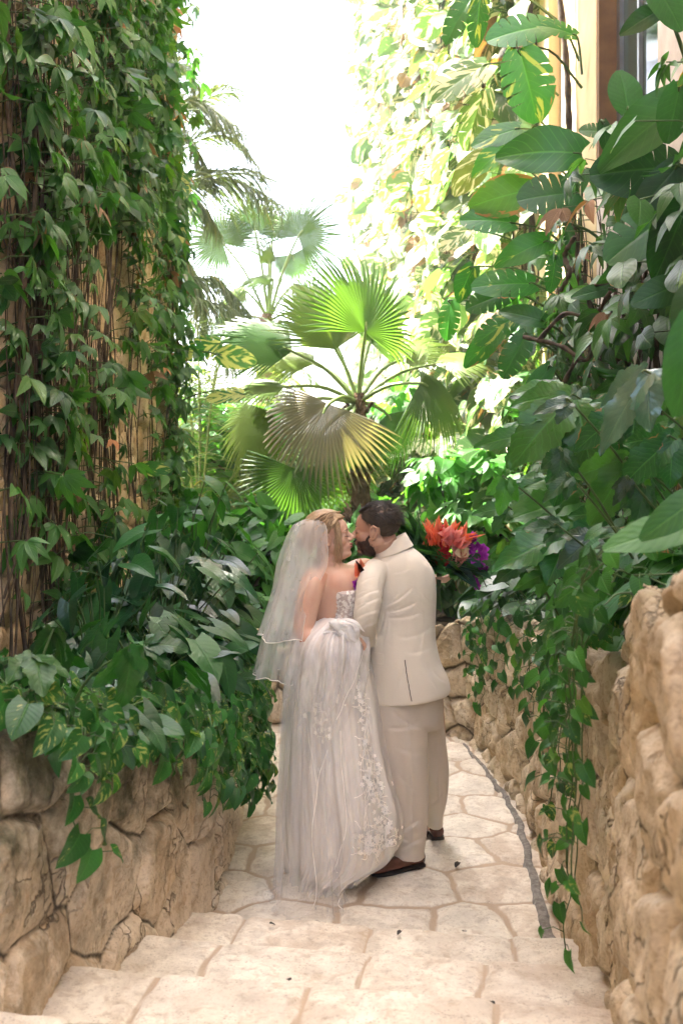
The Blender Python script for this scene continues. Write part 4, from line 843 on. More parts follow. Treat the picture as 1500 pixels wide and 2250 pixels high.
# ------------------------------------------------------------ people: materials
def skin_mat(name, col, red):
    g = G(name); p = g.obj(); n = g.noise(p, 9., 3.); n2 = g.noise(p, 160., 3.)
    c = g.mix(g.ss(n, .35, .7), col, red); c = g.mix(g.M('MULTIPLY', n2, .25), c, tuple(x*.7 for x in col))
    return g.done(g.bsdf(c, .46, g.bump(n2, .12, .002), .4, Subsurface_Weight=.06, Subsurface_Radius=(.012, .005, .003), Subsurface_Scale=1.))
M_skinF = skin_mat('skin_bride', (.64, .41, .30), (.60, .33, .23))
M_skinM = skin_mat('skin_groom', (.56, .345, .25), (.52, .28, .19))
def cloth_mat(name, col, col2, weave=900., rough=.85, wrinkle=.4, sheen=.2):
    g = G(name); p = g.obj(); sp = g.N('SeparateXYZ'); g.L(p, sp.inputs[0])
    wz = g.M('SINE', g.M('MULTIPLY', sp.outputs[2], weave)); wx = g.M('SINE', g.M('MULTIPLY', g.M('ADD', sp.outputs[0], sp.outputs[1]), weave))
    n = g.noise(g.vscale(p, (60, 60, 400)), 1., 3.); n2 = g.noise(g.vscale(p, (400, 400, 60)), 1., 3.)
    c = g.mix(g.M('MULTIPLY', g.M('ADD', n, n2), .5), col2, col)
    h = g.M('ADD', g.M('MULTIPLY', g.M('MULTIPLY', wz, wx), .03), g.M('MULTIPLY', g.noise(p, 7., 4., .5, .6), 2.2))
    return g.done(g.bsdf(c, rough, g.bump(h, wrinkle, .006), .2, Sheen_Weight=sheen))
M_suit = cloth_mat('linen_suit', (.76, .70, .60), (.66, .60, .50))
M_trou = cloth_mat('linen_trousers', (.66, .59, .50), (.56, .495, .41))
M_dark = simple_mat('dark_thread', (.10, .08, .06))
def hair_mat(name, a, b, rough=.42):
    g = G(name); sp = g.N('SeparateXYZ'); g.L(g.attr('luv').outputs['Vector'], sp.inputs[0]); r = g.attr('rnd').outputs['Fac']
    v = g.N('CombineXYZ'); g.put(v.inputs[0], g.M('MULTIPLY', sp.outputs[0], 3.)); g.put(v.inputs[1], g.M('MULTIPLY', sp.outputs[1], 90.)); g.put(v.inputs[2], g.M('MULTIPLY', r, 20.))
    n = g.noise(v.outputs[0], 1., 3.)
    c = g.mix(g.ss(g.M('ADD', g.M('MULTIPLY', n, .6), g.M('MULTIPLY', r, .4)), .25, .75), a, b)
    return g.done(g.bsdf(c, rough, g.bump(n, .8, .004), .5, Anisotropic=.5))
M_hairM = hair_mat('dark_hair', (.020, .013, .008), (.095, .066, .045))
M_beard = hair_mat('brown_beard', (.035, .018, .011), (.12, .065, .038), .6)
M_hairF = hair_mat('blond_hair', (.20, .115, .055), (.58, .41, .24))
def tulle_mat(name, alpha, col=(.86, .84, .82), trans=.45, var=.25, sc=6., stretch=(1, 1, .25), fade=0.):
    g = G(name); p = g.obj(); n = g.noise(g.vscale(p, stretch), sc*4, 4., .6)
    d = g.N('BsdfDiffuse'); g.put(d.inputs[0], col); t = g.N('BsdfTranslucent'); g.put(t.inputs[0], col)
    m = g.N('MixShader'); m.inputs[0].default_value = trans; g.L(d.outputs[0], m.inputs[1]); g.L(t.outputs[0], m.inputs[2])
    tr = g.N('BsdfTransparent'); a = g.M('ADD', alpha-var*.5, g.M('MULTIPLY', n, var), clamp=True)
    if fade:
        sp = g.N('SeparateXYZ'); g.L(g.attr('luv').outputs['Vector'], sp.inputs[0]); a = g.M('MULTIPLY', a, g.ss(g.M('ADD', sp.outputs[0], g.M('MULTIPLY', g.M('SUBTRACT', n, .5), .5)), 0., fade, .05, 1.))
    x = g.N('MixShader'); g.L(a, x.inputs[0]); g.L(tr.outputs[0], x.inputs[1]); g.L(m.outputs[0], x.inputs[2])
    return g.done(x.outputs[0])
M_veil = tulle_mat('veil_tulle', .28, (.96, .96, .95))
M_tulle = tulle_mat('skirt_tulle', .36, (.96, .94, .91))
M_tulle2 = tulle_mat('gathered_tulle', .80, (.97, .96, .95))
M_train = tulle_mat('train_tulle', .22, (.93, .90, .88))
M_gown = cloth_mat('gown_lining', (.93, .88, .81), (.87, .81, .74), 300., .7, .25)
M_lace = simple_mat('ivory_lace', (.92, .89, .84), (.82, .77, .70), 60, .7, .4, .002)
M_satin = simple_mat('bodice_satin', (.58, .50, .46), (.50, .42, .38), 30, .5, .3, .002)
M_leather = simple_mat('brown_leather', (.15, .05, .03), (.08, .026, .016), 14, .26, .25, .002, .6)
M_sole = simple_mat('dark_sole', (.018, .012, .010), rough=.6)
M_metal = simple_mat('silver_beads', (.75, .72, .68), rough=.2, Metallic=.9)

SP = 456.
def ringpts(c, hx, hy, n=36, rot=0., tilt=0., sq=1.):
    th = np.arange(n)*2*pi/n; a = np.sign(np.cos(th))*abs(np.cos(th))**sq*hx; b = np.sign(np.sin(th))*abs(np.sin(th))**sq*hy
    x = a*cos(rot)-b*sin(rot); y = a*sin(rot)+b*cos(rot)
    return np.stack([c[0]+x, c[1]+y, np.full(n, c[2])+tilt*x], -1)
def loft(mb, rows, n=36, m=0, sub=4, sq=1.):
    """rows: (py, px_left, px_right, Y, half_depth, tilt); smooth closed loft through the silhouettes"""
    R = []
    for r in rows:
        py, l, rr, Y, hd = r[:5]; s = F/Y; c = at((l+rr)/2, py, Y); R.append((c[0], c[1], c[2], (rr-l)/2/s, hd, r[5] if len(r) > 5 else 0.))
    C = smoothcurve(R, len(R)*sub)
    P = np.array([ringpts(c[:3], max(c[3], .003), max(c[4], .003), n, 0., c[5], sq) for c in C])
    mb.grid(P[::-1], closev=True, caps=True, m=m)
def limb(mb, pts, rad, n=16, k=20):
    """pts: (px,py,Y) or vectors; smooth tapering tube"""
    P = [tuple(at(*p)) if abs(p[0]) > 5 else tuple(p) for p in pts]
    C = smoothcurve([tuple(p)+(r,) for p, r in zip(P, rad)], k); mb.tube(C[:, :3], C[:, 3], n)
class Fr:
    def __init__(s, o, f, u=(0, 0, 1)):
        s.o = np.array(o, float); s.f = np.array(f, float); s.f /= np.linalg.norm(s.f)
        s.l = np.cross(np.array(u, float), s.f); s.l /= np.linalg.norm(s.l); s.u = np.cross(s.f, s.l)
        s.R = np.stack([s.f, s.l, s.u], 1)
    def __call__(s, p): return np.asarray(p, float)@s.R.T+s.o
    def ell(s, mb, c, rad, R2=None, **k): mb.ell(s(c), rad, s.R if R2 is None else s.R@R2, **k)
def head(mb, f, k=1., jaw=1.):
    E = lambda c, r: f.ell(mb, np.array(c)*k, np.array(r)*k)
    E((-.016, 0, .045), (.098, .075, .082)); E((.030, 0, .035), (.062, .064, .064)); E((.034, 0, -.02), (.055, .057, .060))
    E((.026, 0, -.062), (.062*jaw, .052*jaw, .040)); E((.072, 0, -.088), (.021, .025, .019))
    for s in (1, -1):
        E((.052, .034*s, -.022), (.028, .025, .028)); E((.078, .024*s, .020), (.013, .023, .008)); E((.072, .030*s, .003), (.0145, .0155, .0115))
        E((.099, .0115*s, -.0225), (.010, .008, .0075)); E((.0, .046*s, -.045), (.045, .022, .030))
        e = [(.012, .070, -.022), (.014, .078, -.006), (.010, .084, .014), (-.004, .087, .026), (-.018, .087, .016), (-.019, .085, -.004), (-.008, .080, -.022), (.004, .074, -.033), (.012, .070, -.022)]
        mb.tube(f(np.array([(a-.002, (b+.004)*s, c) for a, b, c in e])*k*np.array([1.12, 1, 1.12])), .0056*k, 8); E((-.004, .076*s, .0), (.014, .006, .022))
    mb.tube(f(np.array([(.080, 0, .022), (.094, 0, .004), (.107, 0, -.012), (.111, 0, -.019)])*k), np.array([.009, .0095, .012, .0115])*k, 10)
    E((.074, 0, -.050), (.022, .032, .026)); E((.0905, 0, -.0445), (.012, .021, .0062)); E((.0895, 0, -.0565), (.012, .018, .0072))
def hand(mb, wrist, d, nrm, side=1, curl=.5, k=1.):
    """wrist point, direction of the palm, palm normal (away from the back of the hand), five jointed fingers"""
    wrist = np.array(wrist, float); d = np.array(d, float)/np.linalg.norm(d); nrm = np.array(nrm, float); x = np.cross(d, nrm); x /= np.linalg.norm(x); nrm = np.cross(x, d)
    x = x*side; pt = lambda a, b, c: wrist+(x*a+d*b+nrm*c)*k
    mb.ell(pt(0, .045, 0), np.array([.040, .050, .0145])*k, np.stack([x, d, nrm], 1)); mb.tube([pt(0, -.04, 0), pt(0, .03, 0)], [.026*k, .028*k], 12)
    for i, (a, L) in enumerate(((-.030, .060), (-.010, .076), (.011, .083), (.031, .074))):
        p = pt(a, .080-abs(a)*.25, 0); ang = .15; pts = [pt(a*.8, .05, 0), p]
        for seg, q in enumerate((.45, .32, .24)):
            ang += curl*(1.05 if seg else .75)+.04*i; dd = d*cos(ang)+nrm*sin(ang); p = p+dd*L*q*k; pts.append(p)
        mb.tube(smoothcurve(pts, 12), np.linspace(.0088, .0068, 12)*k, 8)
    p0 = pt(.026, .02, .004); p1 = pt(.052, .048, .018); p2 = pt(.050, .076, .034); p3 = pt(.038, .098, .042)
    mb.tube(smoothcurve([p0, p1, p2, p3], 12), np.linspace(.0125, .0085, 12)*k, 8)
def crease_fn(lines, ysplit, amp=1., nz=.004, nsc=9., seed=1):
    def fn(P, N):
        s = F/P[:, 1]; px = CX+P[:, 0]*s; py = HY-(P[:, 2]-H)*s; d = np.zeros(len(P)); front = np.clip((ysplit-P[:, 1])/.06+.3, 0, 1)
        for (x0, y0, x1, y1, w_, dep, bow) in lines:
            L = sqrt((x1-x0)**2+(y1-y0)**2); ux, uy = (x1-x0)/L, (y1-y0)/L
            t = ((px-x0)*ux+(py-y0)*uy)/L; q = (px-x0)*-uy+(py-y0)*ux-bow*4*t*(1-t)
            w_ = w_*.62; dep = dep*.85; e = np.clip(np.minimum(t, 1-t)*4+.05, 0, 1)*((t > -.05) & (t < 1.05))
            d += e*dep*(-.8*np.exp(-(q/w_)**2)+.8*np.exp(-(np.clip(q-1.6*w_, 0, None)/(3.2*w_))**2)*(q > w_*.6))
        n = (fbm(P*np.array([1, 1, .55]), nsc, 4, seed)-.5)*nz*2
        return P+N*((d*front*amp)[:, None]+n[:, None])
    return fn
def strands(mb, base, dirs, length, wdt, rg, n=5, curl=.3, grav=.4, side=None, m=0):
    """thin tapering hair locks starting at base points"""
    for b, d in zip(base, dirs):
        p = np.array(b, float); d = np.array(d, float); d /= np.linalg.norm(d)+1e-9; L = length*rg.uniform(.7, 1.25); pts = [p.copy()]
        for k in range(n):
            d = d+rg.normal(0, curl*.3, 3)+np.array([0, 0, -grav])*.25; d /= np.linalg.norm(d); p = p+d*L/n; pts.append(p.copy())
        mb.tube(pts, np.linspace(wdt, wdt*.25, n+1), 3, r=rg.random(), caps=False, m=m)

# ------------------------------------------------------------ groom
groom = empty('person', at(900, 1900, 4.86), 'groom in pale beige linen suit and brown shoes, back to the camera', 'person'); groom.location.z = 0
gF = Fr(at(825, 1167, 4.85), (-.975, .20, -.06), (-.06, 0, 1)); KM = 1.04
mb = MB(); head(mb, gF, KM, 1.08)
limb(mb, [tuple(gF((-.030, 0, -.03))), (848, 1205, 4.875), (858, 1240, 4.88)], [.066, .066, .080], 20, 10)
# hidden upper chest keeps the neck and hands on one body; arms run inside the sleeves
loft(mb, [(1232, 820, 905, 4.88, .06), (1270, 815, 940, 4.88, .09), (1400, 825, 945, 4.88, .09), (1540, 830, 950, 4.88, .09)], 20)
limb(mb, [(822, 1262, 4.72), (803, 1345, 4.63), (799, 1372, 4.66), (806, 1404, 4.78)], [.045, .040, .036, .028], 12)
hand(mb, at(806, 1404, 4.78), (-.05, .55, -.8), (-.95, .1, .1), 1, .35)
limb(mb, [(925, 1268, 5.02), (888, 1345, 5.14), (840, 1368, 5.14), (792, 1362, 5.08)], [.045, .040, .036, .028], 12)
hand(mb, at(792, 1362, 5.08), (-.95, -.3, .05), (.2, -.95, 0), -1, .25)
for L in ([(885, 1500, 4.82), (892, 1700, 4.83), (902, 1895, 4.86)], [(938, 1500, 4.98), (958, 1690, 5.13), (954, 1822, 5.25)]):
    limb(mb, L, [.075, .055, .036], 12)
gbody = remesh(mb, 'body', .0042, M_skinM, groom, 3)
# hair: shell over the cranium that dives under the skin below the hairline, with combed locks
def hairshell(mb, f, c, r, mask, nu=60, nv=90, m=0, rgh=.003, seed=1, inset=.86):
    th = np.linspace(.001, pi-.001, nu); ph = np.arange(nv)*2*pi/nv; T, Ph = np.meshgrid(th, ph, indexing='ij')
    D = np.stack([np.sin(T)*np.cos(Ph), np.sin(T)*np.sin(Ph), np.cos(T)], -1); Lc = D*np.array(r)+np.array(c)
    k = np.clip(mask(Lc), 0, 1)[..., None]; Q = (D*(inset+(1-inset)*k))*np.array(r)+np.array(c)
    Q = Q+D*((fbm(Lc*np.array([.35, 1.6, 1]), 60, 3, seed)-.5)*rgh*2)[..., None]*k
    mb.grid(f(Q.reshape(-1, 3)).reshape(Q.shape)[::-1], uv=np.stack([Lc[..., 0]*10, Lc[..., 1]*4+Lc[..., 2]*1.5], -1)[::-1], r=fbm(Lc[::-1], 12, 2, 5), closev=True, m=m)
mb = MB()
def gmask(L):
    x, y, z = L[..., 0]/KM, L[..., 1]/KM, L[..., 2]/KM
    line = np.where(x > .0, .035+.60*(x-.02), np.where(x > -.03, .022+.3*x, -.035))   # hairline height by depth
    line = np.where((x > .055), .086, line)
    return (z-line)/.008
hairshell(mb, gF, (-.020, 0, .050*KM), (.106*KM, .082*KM, .0875*KM), gmask, rgh=.0035)
rg = np.random.default_rng(3); B = []; D = []
while len(B) < 1500:
    d = rg.normal(0, 1, 3); d /= np.linalg.norm(d); p = np.array([-.020, 0, .050*KM])+d*np.array([.106, .082, .0875])*KM
    if gmask(p[None])[0] < .8 or (p[2] < .035 and rg.random() < .75): continue
    B.append(gF(p)); top = max(0, d[2]); D.append(gF.R@(d*.45+np.array([-.9*top-.25, 0, .1*top-.55*(1-top)])))
up_ = [i for i in range(len(B)) if B[i][2] > gF.o[2]+.04]; lo_ = [i for i in range(len(B)) if B[i][2] <= gF.o[2]+.04]
strands(mb, [B[i] for i in up_], [D[i] for i in up_], .024, .0011, rg, 3, .3, .1); strands(mb, [B[i] for i in lo_], [D[i] for i in lo_], .008, .0009, rg, 2, .2, .1)
B = []; D = []
for i in range(160):                                     # quiff, swept up and back from the forehead
    y = rg.uniform(-.05, .05); x = rg.uniform(.035, .070); p = np.array([x, y, .095+ (0.065-x)*.35+rg.uniform(0, .01)])*KM; B.append(gF(p)); D.append(gF.R@np.array([-.75, rg.normal(0, .15), .62]))
strands(mb, B, D, .045, .0022, rg, 5, .25, .35)
mb.build('hair', M_hairM, groom)
mb = MB()
def bmask(L):
    x, y, z = L[..., 0]/KM, L[..., 1]/KM, L[..., 2]/KM
    top = np.where(x > .045, -.036, -.036+(.045-x)*1.55)       # cheek line climbs towards the ear
    return np.minimum((top-z)/.010, (x+.002)/.010)
hairshell(mb, gF, (.021*KM, 0, -.047*KM), (.071*KM, .0635*KM, .066*KM), bmask, m=0, rgh=.003, seed=7, inset=.82)
B = []; D = []
while len(B) < 1300:
    d = rg.normal(0, 1, 3); d /= np.linalg.norm(d); p = (np.array([.021, 0, -.047])+d*np.array([.0715, .064, .0665]))*KM
    if bmask(p[None])[0] < .3: continue
    B.append(gF(p)); D.append(gF.R@(d*.5+np.array([.1, 0, -1.])))
for i in range(150):
    B.append(gF(np.array([.096+rg.normal(0, .003), rg.uniform(-.024, .024), -.036])*KM)); D.append(gF.R@np.array([.35, rg.normal(0, .4), -1.]))
for i in range(260):
    B.append(gF(np.array([.078+rg.normal(0, .008), rg.uniform(-.022, .022), -.098+rg.normal(0, .006)])*KM)); D.append(gF.R@np.array([.25, rg.normal(0, .25), -1.]))
strands(mb, B, D, .009, .0010, rg, 2, .3, .3)
mb.build('beard', M_beard, groom)
mb = MB()
for s in (1, -1):
    mb.tube(gF(np.array([(.090, .008*s, .024), (.090, .022*s, .029), (.078, .042*s, .024)])*KM), .0032, 5); mb.tube(gF(np.array([(.0865, .018*s, .001), (.088, .028*s, -.003), (.080, .042*s, -.001)])*KM), .0014, 4)
mb.build('eyebrows', M_hairM, groom)
# jacket
mb = MB()
loft(mb, [(1200, 838, 884, 4.89, .075, .35), (1214, 822, 908, 4.89, .105, .25), (1232, 806, 936, 4.88, .125, .05), (1258, 798, 953, 4.88, .14), (1300, 800, 958, 4.88, .15),
          (1350, 803, 957, 4.88, .15), (1400, 805, 957, 4.87, .15), (1450, 807, 967, 4.87, .165), (1490, 810, 983, 4.87, .175, .05), (1520, 812, 989, 4.87, .18, .09), (1533, 814, 985, 4.87, .18, .11)], 44)
limb(mb, [(828, 1248, 4.79), (815, 1275, 4.71), (808, 1325, 4.65), (803, 1362, 4.64), (804, 1392, 4.71), (807, 1411, 4.79)], [.056, .064, .062, .057, .049, .037], 20, 26)
limb(mb, [(920, 1252, 4.99), (922, 1300, 5.09), (880, 1358, 5.14), (845, 1368, 5.14), (806, 1363, 5.09)], [.060, .068, .058, .052, .042], 20, 26)
cl = [(a, b, c, d, w_*.8, e*.46, f_) for a, b, c, d, w_, e, f_ in [(842, 1332, 905, 1290, 5, .012, 6), (845, 1345, 915, 1322, 6, .010, 5), (843, 1338, 872, 1300, 4, .008, 3), (846, 1355, 930, 1342, 7, .005, 8), (866, 1398, 955, 1368, 9, .004, 14), (885, 1432, 960, 1412, 9, .003, 10),
      (782, 1320, 835, 1296, 5, .007, -4), (780, 1345, 838, 1312, 5, .008, -4), (779, 1362, 836, 1340, 5, .008, -4), (786, 1384, 830, 1365, 4, .006, -2), (790, 1285, 826, 1268, 5, .004, -4),
      (836, 1258, 846, 1335, 3, .006, 7), (830, 1395, 845, 1340, 5, .012, 3), (818, 1412, 832, 1392, 4, .008, 0),
      (890, 1440, 874, 1520, 8, .006, 0), (935, 1450, 965, 1520, 10, .008, 5), (950, 1470, 985, 1500, 7, .007, 5), (888, 1452, 902, 1542, 2.6, .012, 0), (917, 1440, 925, 1330, 9, .004, 6),
      (850, 1340, 880, 1330, 2.5, .006, 2), (848, 1352, 890, 1342, 2.2, .005, 3), (838, 1420, 850, 1360, 3, .006, 3), (925, 1300, 955, 1330, 4, .004, 4), (860, 1260, 905, 1246, 4, .003, 3), (783, 1333, 812, 1322, 2, .006, -2), (790, 1372, 822, 1352, 2.2, .006, -2), (783, 1308, 806, 1298, 2, .005, -2)]]
jk = remesh(mb, 'jacket', .0055, M_suit, groom, 8, crease_fn(cl, 4.90, 1., .0035, 8., 4))
def front(obj_, px, py):
    """point and normal of the first face of obj_ seen at a photo pixel"""
    from mathutils.bvhtree import BVHTree
    t = obj_.get('_t'); key = obj_.name
    if key not in BV:
        me = obj_.data; off = world_loc(obj_)
        BV[key] = BVHTree.FromPolygons([v.co+off for v in me.vertices], [p.vertices[:] for p in me.polygons])
    o = Vector((0, 0, H)); d = (at(px, py, 4.)-o).normalized(); h = BV[key].ray_cast(o, d)
    return (h[0], h[1] if h[1].dot(d) < 0 else -h[1]) if h[0] is not None else (None, None)
BV = {}
def seam(obj_, pts, rad, n=24, lift=.0, flat=None):
    P = []
    for p in smoothcurve([(a, b, 0) for a, b in pts], n):
        q, nn = front(obj_, p[0], p[1])
        if q is not None: P.append(q+nn*lift)
    mb = MB(); mb.tube(P, rad, 6, flat=flat); return mb
seam(jk, [(889, 1450), (893, 1480), (899, 1515), (904, 1541)], .0022, lift=.0012).build('vent', M_dark, groom)
mb = seam(jk, [(804, 1434), (820, 1434), (842, 1437)], .0014); mb2 = seam(jk, [(806, 1458), (824, 1459), (842, 1460)], .0022); mb3 = seam(jk, [(842, 1437), (842, 1460)], .0018)
for q in (mb2, mb3): mb.V += q.V; mb.uv += q.uv; mb.r += q.r; mb.Fq += [f_+mb.n for f_ in q.Fq]; mb.Ft += [f_+mb.n for f_ in q.Ft]; mb.mq += q.mq; mb.mt += q.mt; mb.n += q.n
mb.build('pocket_flap', M_suit, groom)
# collar: a folded band standing round the neck
def collar():
    mb = MB(); n = 60; rows = []
    cpt = [((852, 1208, 4.882), .078, .078, .40, 0.), ((856, 1196, 4.885), .070, .072, .55, .0), ((857, 1190, 4.885), .069, .071, .62, 0), ((857, 1191, 4.885), .075, .077, .62, 0), ((860, 1203, 4.885), .088, .090, .46, 0), ((862, 1214, 4.885), .102, .104, .36, 0)]
    for c, hx, hy, tl, _ in cpt: rows.append(ringpts(at(*c), hx, hy, n, 0, tl))
    P = np.array(rows); keep = np.r_[np.arange(-24, 25)]                        # open towards the throat (-X side)
    P = np.concatenate([P[:, -26:], P[:, :27]], 1); mb.grid(P[::-1]); return mb
collar().build('collar', M_suit, groom)
mb = MB(); c = at(861, 1210, 4.885); P = ringpts(c, .098, .100, 60, 0, .385); P = np.concatenate([P[-20:], P[:4]], 0)
# trousers
mb = MB()
loft(mb, [(1500, 828, 970, 4.88, .13), (1540, 826, 972, 4.88, .135), (1580, 830, 972, 4.88, .13), (1600, 840, 968, 4.88, .10)], 36)
loft(mb, [(1535, 822, 925, 4.82, .10), (1600, 826, 938, 4.82, .105), (1680, 838, 940, 4.82, .10), (1750, 852, 941, 4.83, .092), (1820, 861, 938, 4.84, .085), (1862, 862, 933, 4.85, .085, -.06), (1880, 861, 932, 4.85, .088, -.10)], 36)
loft(mb, [(1535, 905, 972, 4.97, .10), (1600, 912, 975, 5.03, .105), (1680, 925, 985, 5.10, .10), (1740, 932, 984, 5.16, .095), (1790, 937, 974, 5.22, .085), (1813, 937, 973, 5.24, .085)], 36)
tl_ = [(862, 1560, 930, 1600, 7, .007, 8), (850, 1600, 925, 1585, 7, .006, 6), (870, 1640, 938, 1660, 9, .004, 4), (875, 1700, 930, 1745, 9, .005, 6), (866, 1845, 925, 1800, 6, .008, -4), (862, 1825, 900, 1850, 5, .007, 2), (880, 1868, 931, 1840, 6, .006, -2), (896, 1560, 905, 1870, 4, -.005, -4), (940, 1620, 975, 1600, 6, .006, 3), (945, 1770, 972, 1740, 6, .006, 3), (958, 1600, 965, 1800, 3.5, -.004, 0)]
remesh(mb, 'trousers', .0055, M_trou, groom, 4, crease_fn(tl_, 5.3, .8, .0035, 6., 9))
def shoe(heel, toe, nm='shoe'):
    h = Vector(heel); t = Vector(toe); h.z = t.z = 0; d = (t-h); L = d.length; d.normalize(); l = Vector((-d.y, d.x, 0))
    up = MB(); so_ = MB(); rows = []; sr = []
    prof = [(-.02, .012, .05, .045), (.0, .032, .085, .045), (.10, .036, .098, .035), (.25, .037, .092, .02), (.38, .038, .082, .012), (.52, .042, .066, .004), (.68, .046, .060, .0), (.84, .042, .052, 0), (.95, .030, .042, 0), (1.0, .012, .026, 0)]
    for a, hw, ht, sl_ in prof:
        p = h+d*(a*L); ring = []
        for k in range(24):
            th = 2*pi*k/24; cx, sz = cos(th), sin(th); y = hw*np.sign(cx)*abs(cx)**.8; z = .011+(ht-.011)*(.5+.5*np.sign(sz)*abs(sz)**.9)
            ring.append(tuple(p+l*float(y*(1-.25*max(0, sz)))+Vector((0, 0, float(z)))))
        rows.append(ring)
        sr.append([tuple(p+l*float(q*(hw+.003))+Vector((0, 0, zz))) for q, zz in ((-1, .013), (-1, .001), (1, .001), (1, .013))])
    up.grid(np.array(rows)[::-1], closev=True, caps=True)
    so_.grid(np.array(sr)[::-1], closev=True, caps=True); hb = h+d*(.12*L); so_.ell(tuple(hb+Vector((0, 0, .014))), (.042, .042, .016), nu=8, nv=14)
    o = up.build(nm, M_leather, groom); so_.build('sole', M_sole, o)
    lc = MB()
    for a in (.42, .49, .56):
        p = h+d*(a*L); zt = .082-(a-.38)*.12; lc.tube([p-l*.022+Vector((0, 0, zt-.012)), p+Vector((0, 0, zt+.002)), p+l*.022+Vector((0, 0, zt-.012))], .0028, 6)
    lc.build('laces', M_sole, o)
shoe(at(926, 1893, 4.87), at(816, 1925, 4.73)); shoe(at(962, 1830, 5.20), at(925, 1800, 5.45))
# ------------------------------------------------------------ bride
bride = empty('person', at(720, 1900, 4.84), 'bride with blond updo in strapless white tulle gown and veil', 'person'); bride.location.z = 0
bF = Fr(at(726, 1181, 4.84), (.955, -.16, .14), (-.15, .0, 1)); KF = .99
mb = MB(); head(mb, bF, KF, .98); bF.ell(mb, (.035, 0, -.085), (.05, .045, .03))
limb(mb, [tuple(bF((-.018, 0, -.03))), (726, 1222, 4.85), (722, 1255, 4.86), (722, 1290, 4.86)], [.056, .055, .066, .08], 20, 12)
loft(mb, [(1236, 712, 752, 4.86, .07), (1248, 694, 782, 4.86, .12), (1264, 682, 800, 4.86, .15), (1285, 674, 808, 4.86, .16), (1310, 672, 810, 4.86, .155), (1345, 676, 800, 4.86, .14), (1380, 680, 790, 4.86, .13), (1420, 672, 800, 4.86, .15), (1500, 660, 800, 4.86, .17)], 40)
for q in ((772, 1300, 4.79), (775, 1300, 4.92)): mb.ell(at(*q), (.075, .070, .068))
limb(mb, [(700, 1262, 4.76), (684, 1292, 4.71), (673, 1340, 4.69), (668, 1385, 4.68), (685, 1412, 4.64), (722, 1410, 4.60), (757, 1402, 4.58)], [.055, .060, .057, .050, .045, .036, .026], 18, 34)
hand(mb, at(757, 1402, 4.58), (.9, .25, -.1), (.1, .3, -.9), 1, .55, .92)
limb(mb, [(765, 1262, 4.98), (800, 1248, 5.05), (850, 1262, 5.10), (905, 1272, 5.12), (948, 1273, 5.09)], [.055, .050, .040, .032, .024], 16, 30)
hand(mb, at(947, 1273, 5.085), (.95, -.12, -.02), (.05, .4, .9), -1, .55, .95)
for L in ([(715, 1480, 4.78), (718, 1680, 4.80), (716, 1895, 4.84)], [(745, 1480, 4.95), (748, 1680, 4.97), (748, 1870, 4.99)]): limb(mb, L, [.085, .06, .04], 14)
bbody = remesh(mb, 'body', .0042, M_skinF, bride, 3)
# features: lashes, brow, lips
for s in (1, -1):
    mb = MB(); mb.tube(bF(np.array([(.0865, .017*s, .000), (.0885, .028*s, -.0045), (.080, .043*s, -.002)])*KF), .0017, 5)
    for k in range(8):
        y = .017+.0035*k; a = np.array([.0865-.0003*k, y*s, -.003]); mb.tube(bF(np.array([a, a+[.008, .002*s, -.004]])*KF), [.0008, .0003], 3)
    mb.build('eyelashes', M_dark, bride)
mb = MB()
for s in (1, -1): mb.tube(bF(np.array([(.089, .010*s, .023), (.090, .026*s, .029), (.078, .045*s, .023)])*KF), [.0016, .0022, .001], 5)
mb.build('eyebrows', M_beard, bride)
M_lips = simple_mat('lips', (.50, .14, .13), (.42, .11, .10), rough=.4)
mb = MB(); bF.ell(mb, (.0915, 0, -.0440), (.012, .0185, .0052)); bF.ell(mb, (.0905, 0, -.0560), (.012, .0165, .0062)); mb.build('lips', M_lips, bride)
# hair
mb = MB(); rg = np.random.default_rng(8)
def fmask(L):
    x, y, z = L[..., 0]/KF, L[..., 1]/KF, L[..., 2]/KF
    line = np.where(x > .0, .015+.95*x, np.where(x > -.02, .015, -.05)); line = np.where(x > .062, .082, line)
    return (z-line)/.008
hairshell(mb, bF, (-.022, 0, .050), (.112, .086, .092), fmask, rgh=.005, seed=3)
bun = np.array([-.115, 0, .0])
for k in range(26):                                    # twisted bun at the back of the head
    a = rg.uniform(0, 2*pi); tilt = rg.normal(0, .5); r_ = rg.uniform(.025, .047); th = np.linspace(a, a+rg.uniform(2.5, 4.5), 12)
    P = np.stack([np.sin(th)*r_*sin(tilt)-.01+rg.normal(0, .006)+0*th, np.cos(th)*r_, np.sin(th)*r_*cos(tilt)+rg.normal(0, .008)], -1)+bun
    mb.tube(bF(P), np.r_[np.linspace(.004, .012, 6), np.linspace(.012, .004, 6)], 7, r=rg.random())
bF.ell(mb, tuple(bun), (.045, .050, .045), r=.3)
for i in range(150):                                   # locks combed from the forehead back over the ear
    y0 = rg.uniform(.0, .058); s = -1 if rg.random() < .7 else 1; z0 = .118-y0*.55; x0 = .060-y0*.35+rg.normal(0, .003)
    a = np.array([x0, s*y0, z0]); e = bun+rg.normal(0, .018, 3); mid = np.array([-.02+rg.normal(0, .015), s*(.088-.02*rg.random()), .085-y0*.95+rg.normal(0, .006)])
    mb.tube(bF(smoothcurve([a, a*.45+mid*.55+np.array([0, s*.012, .018]), mid, e], 14)), .0032, 4, r=rg.random(), caps=False)
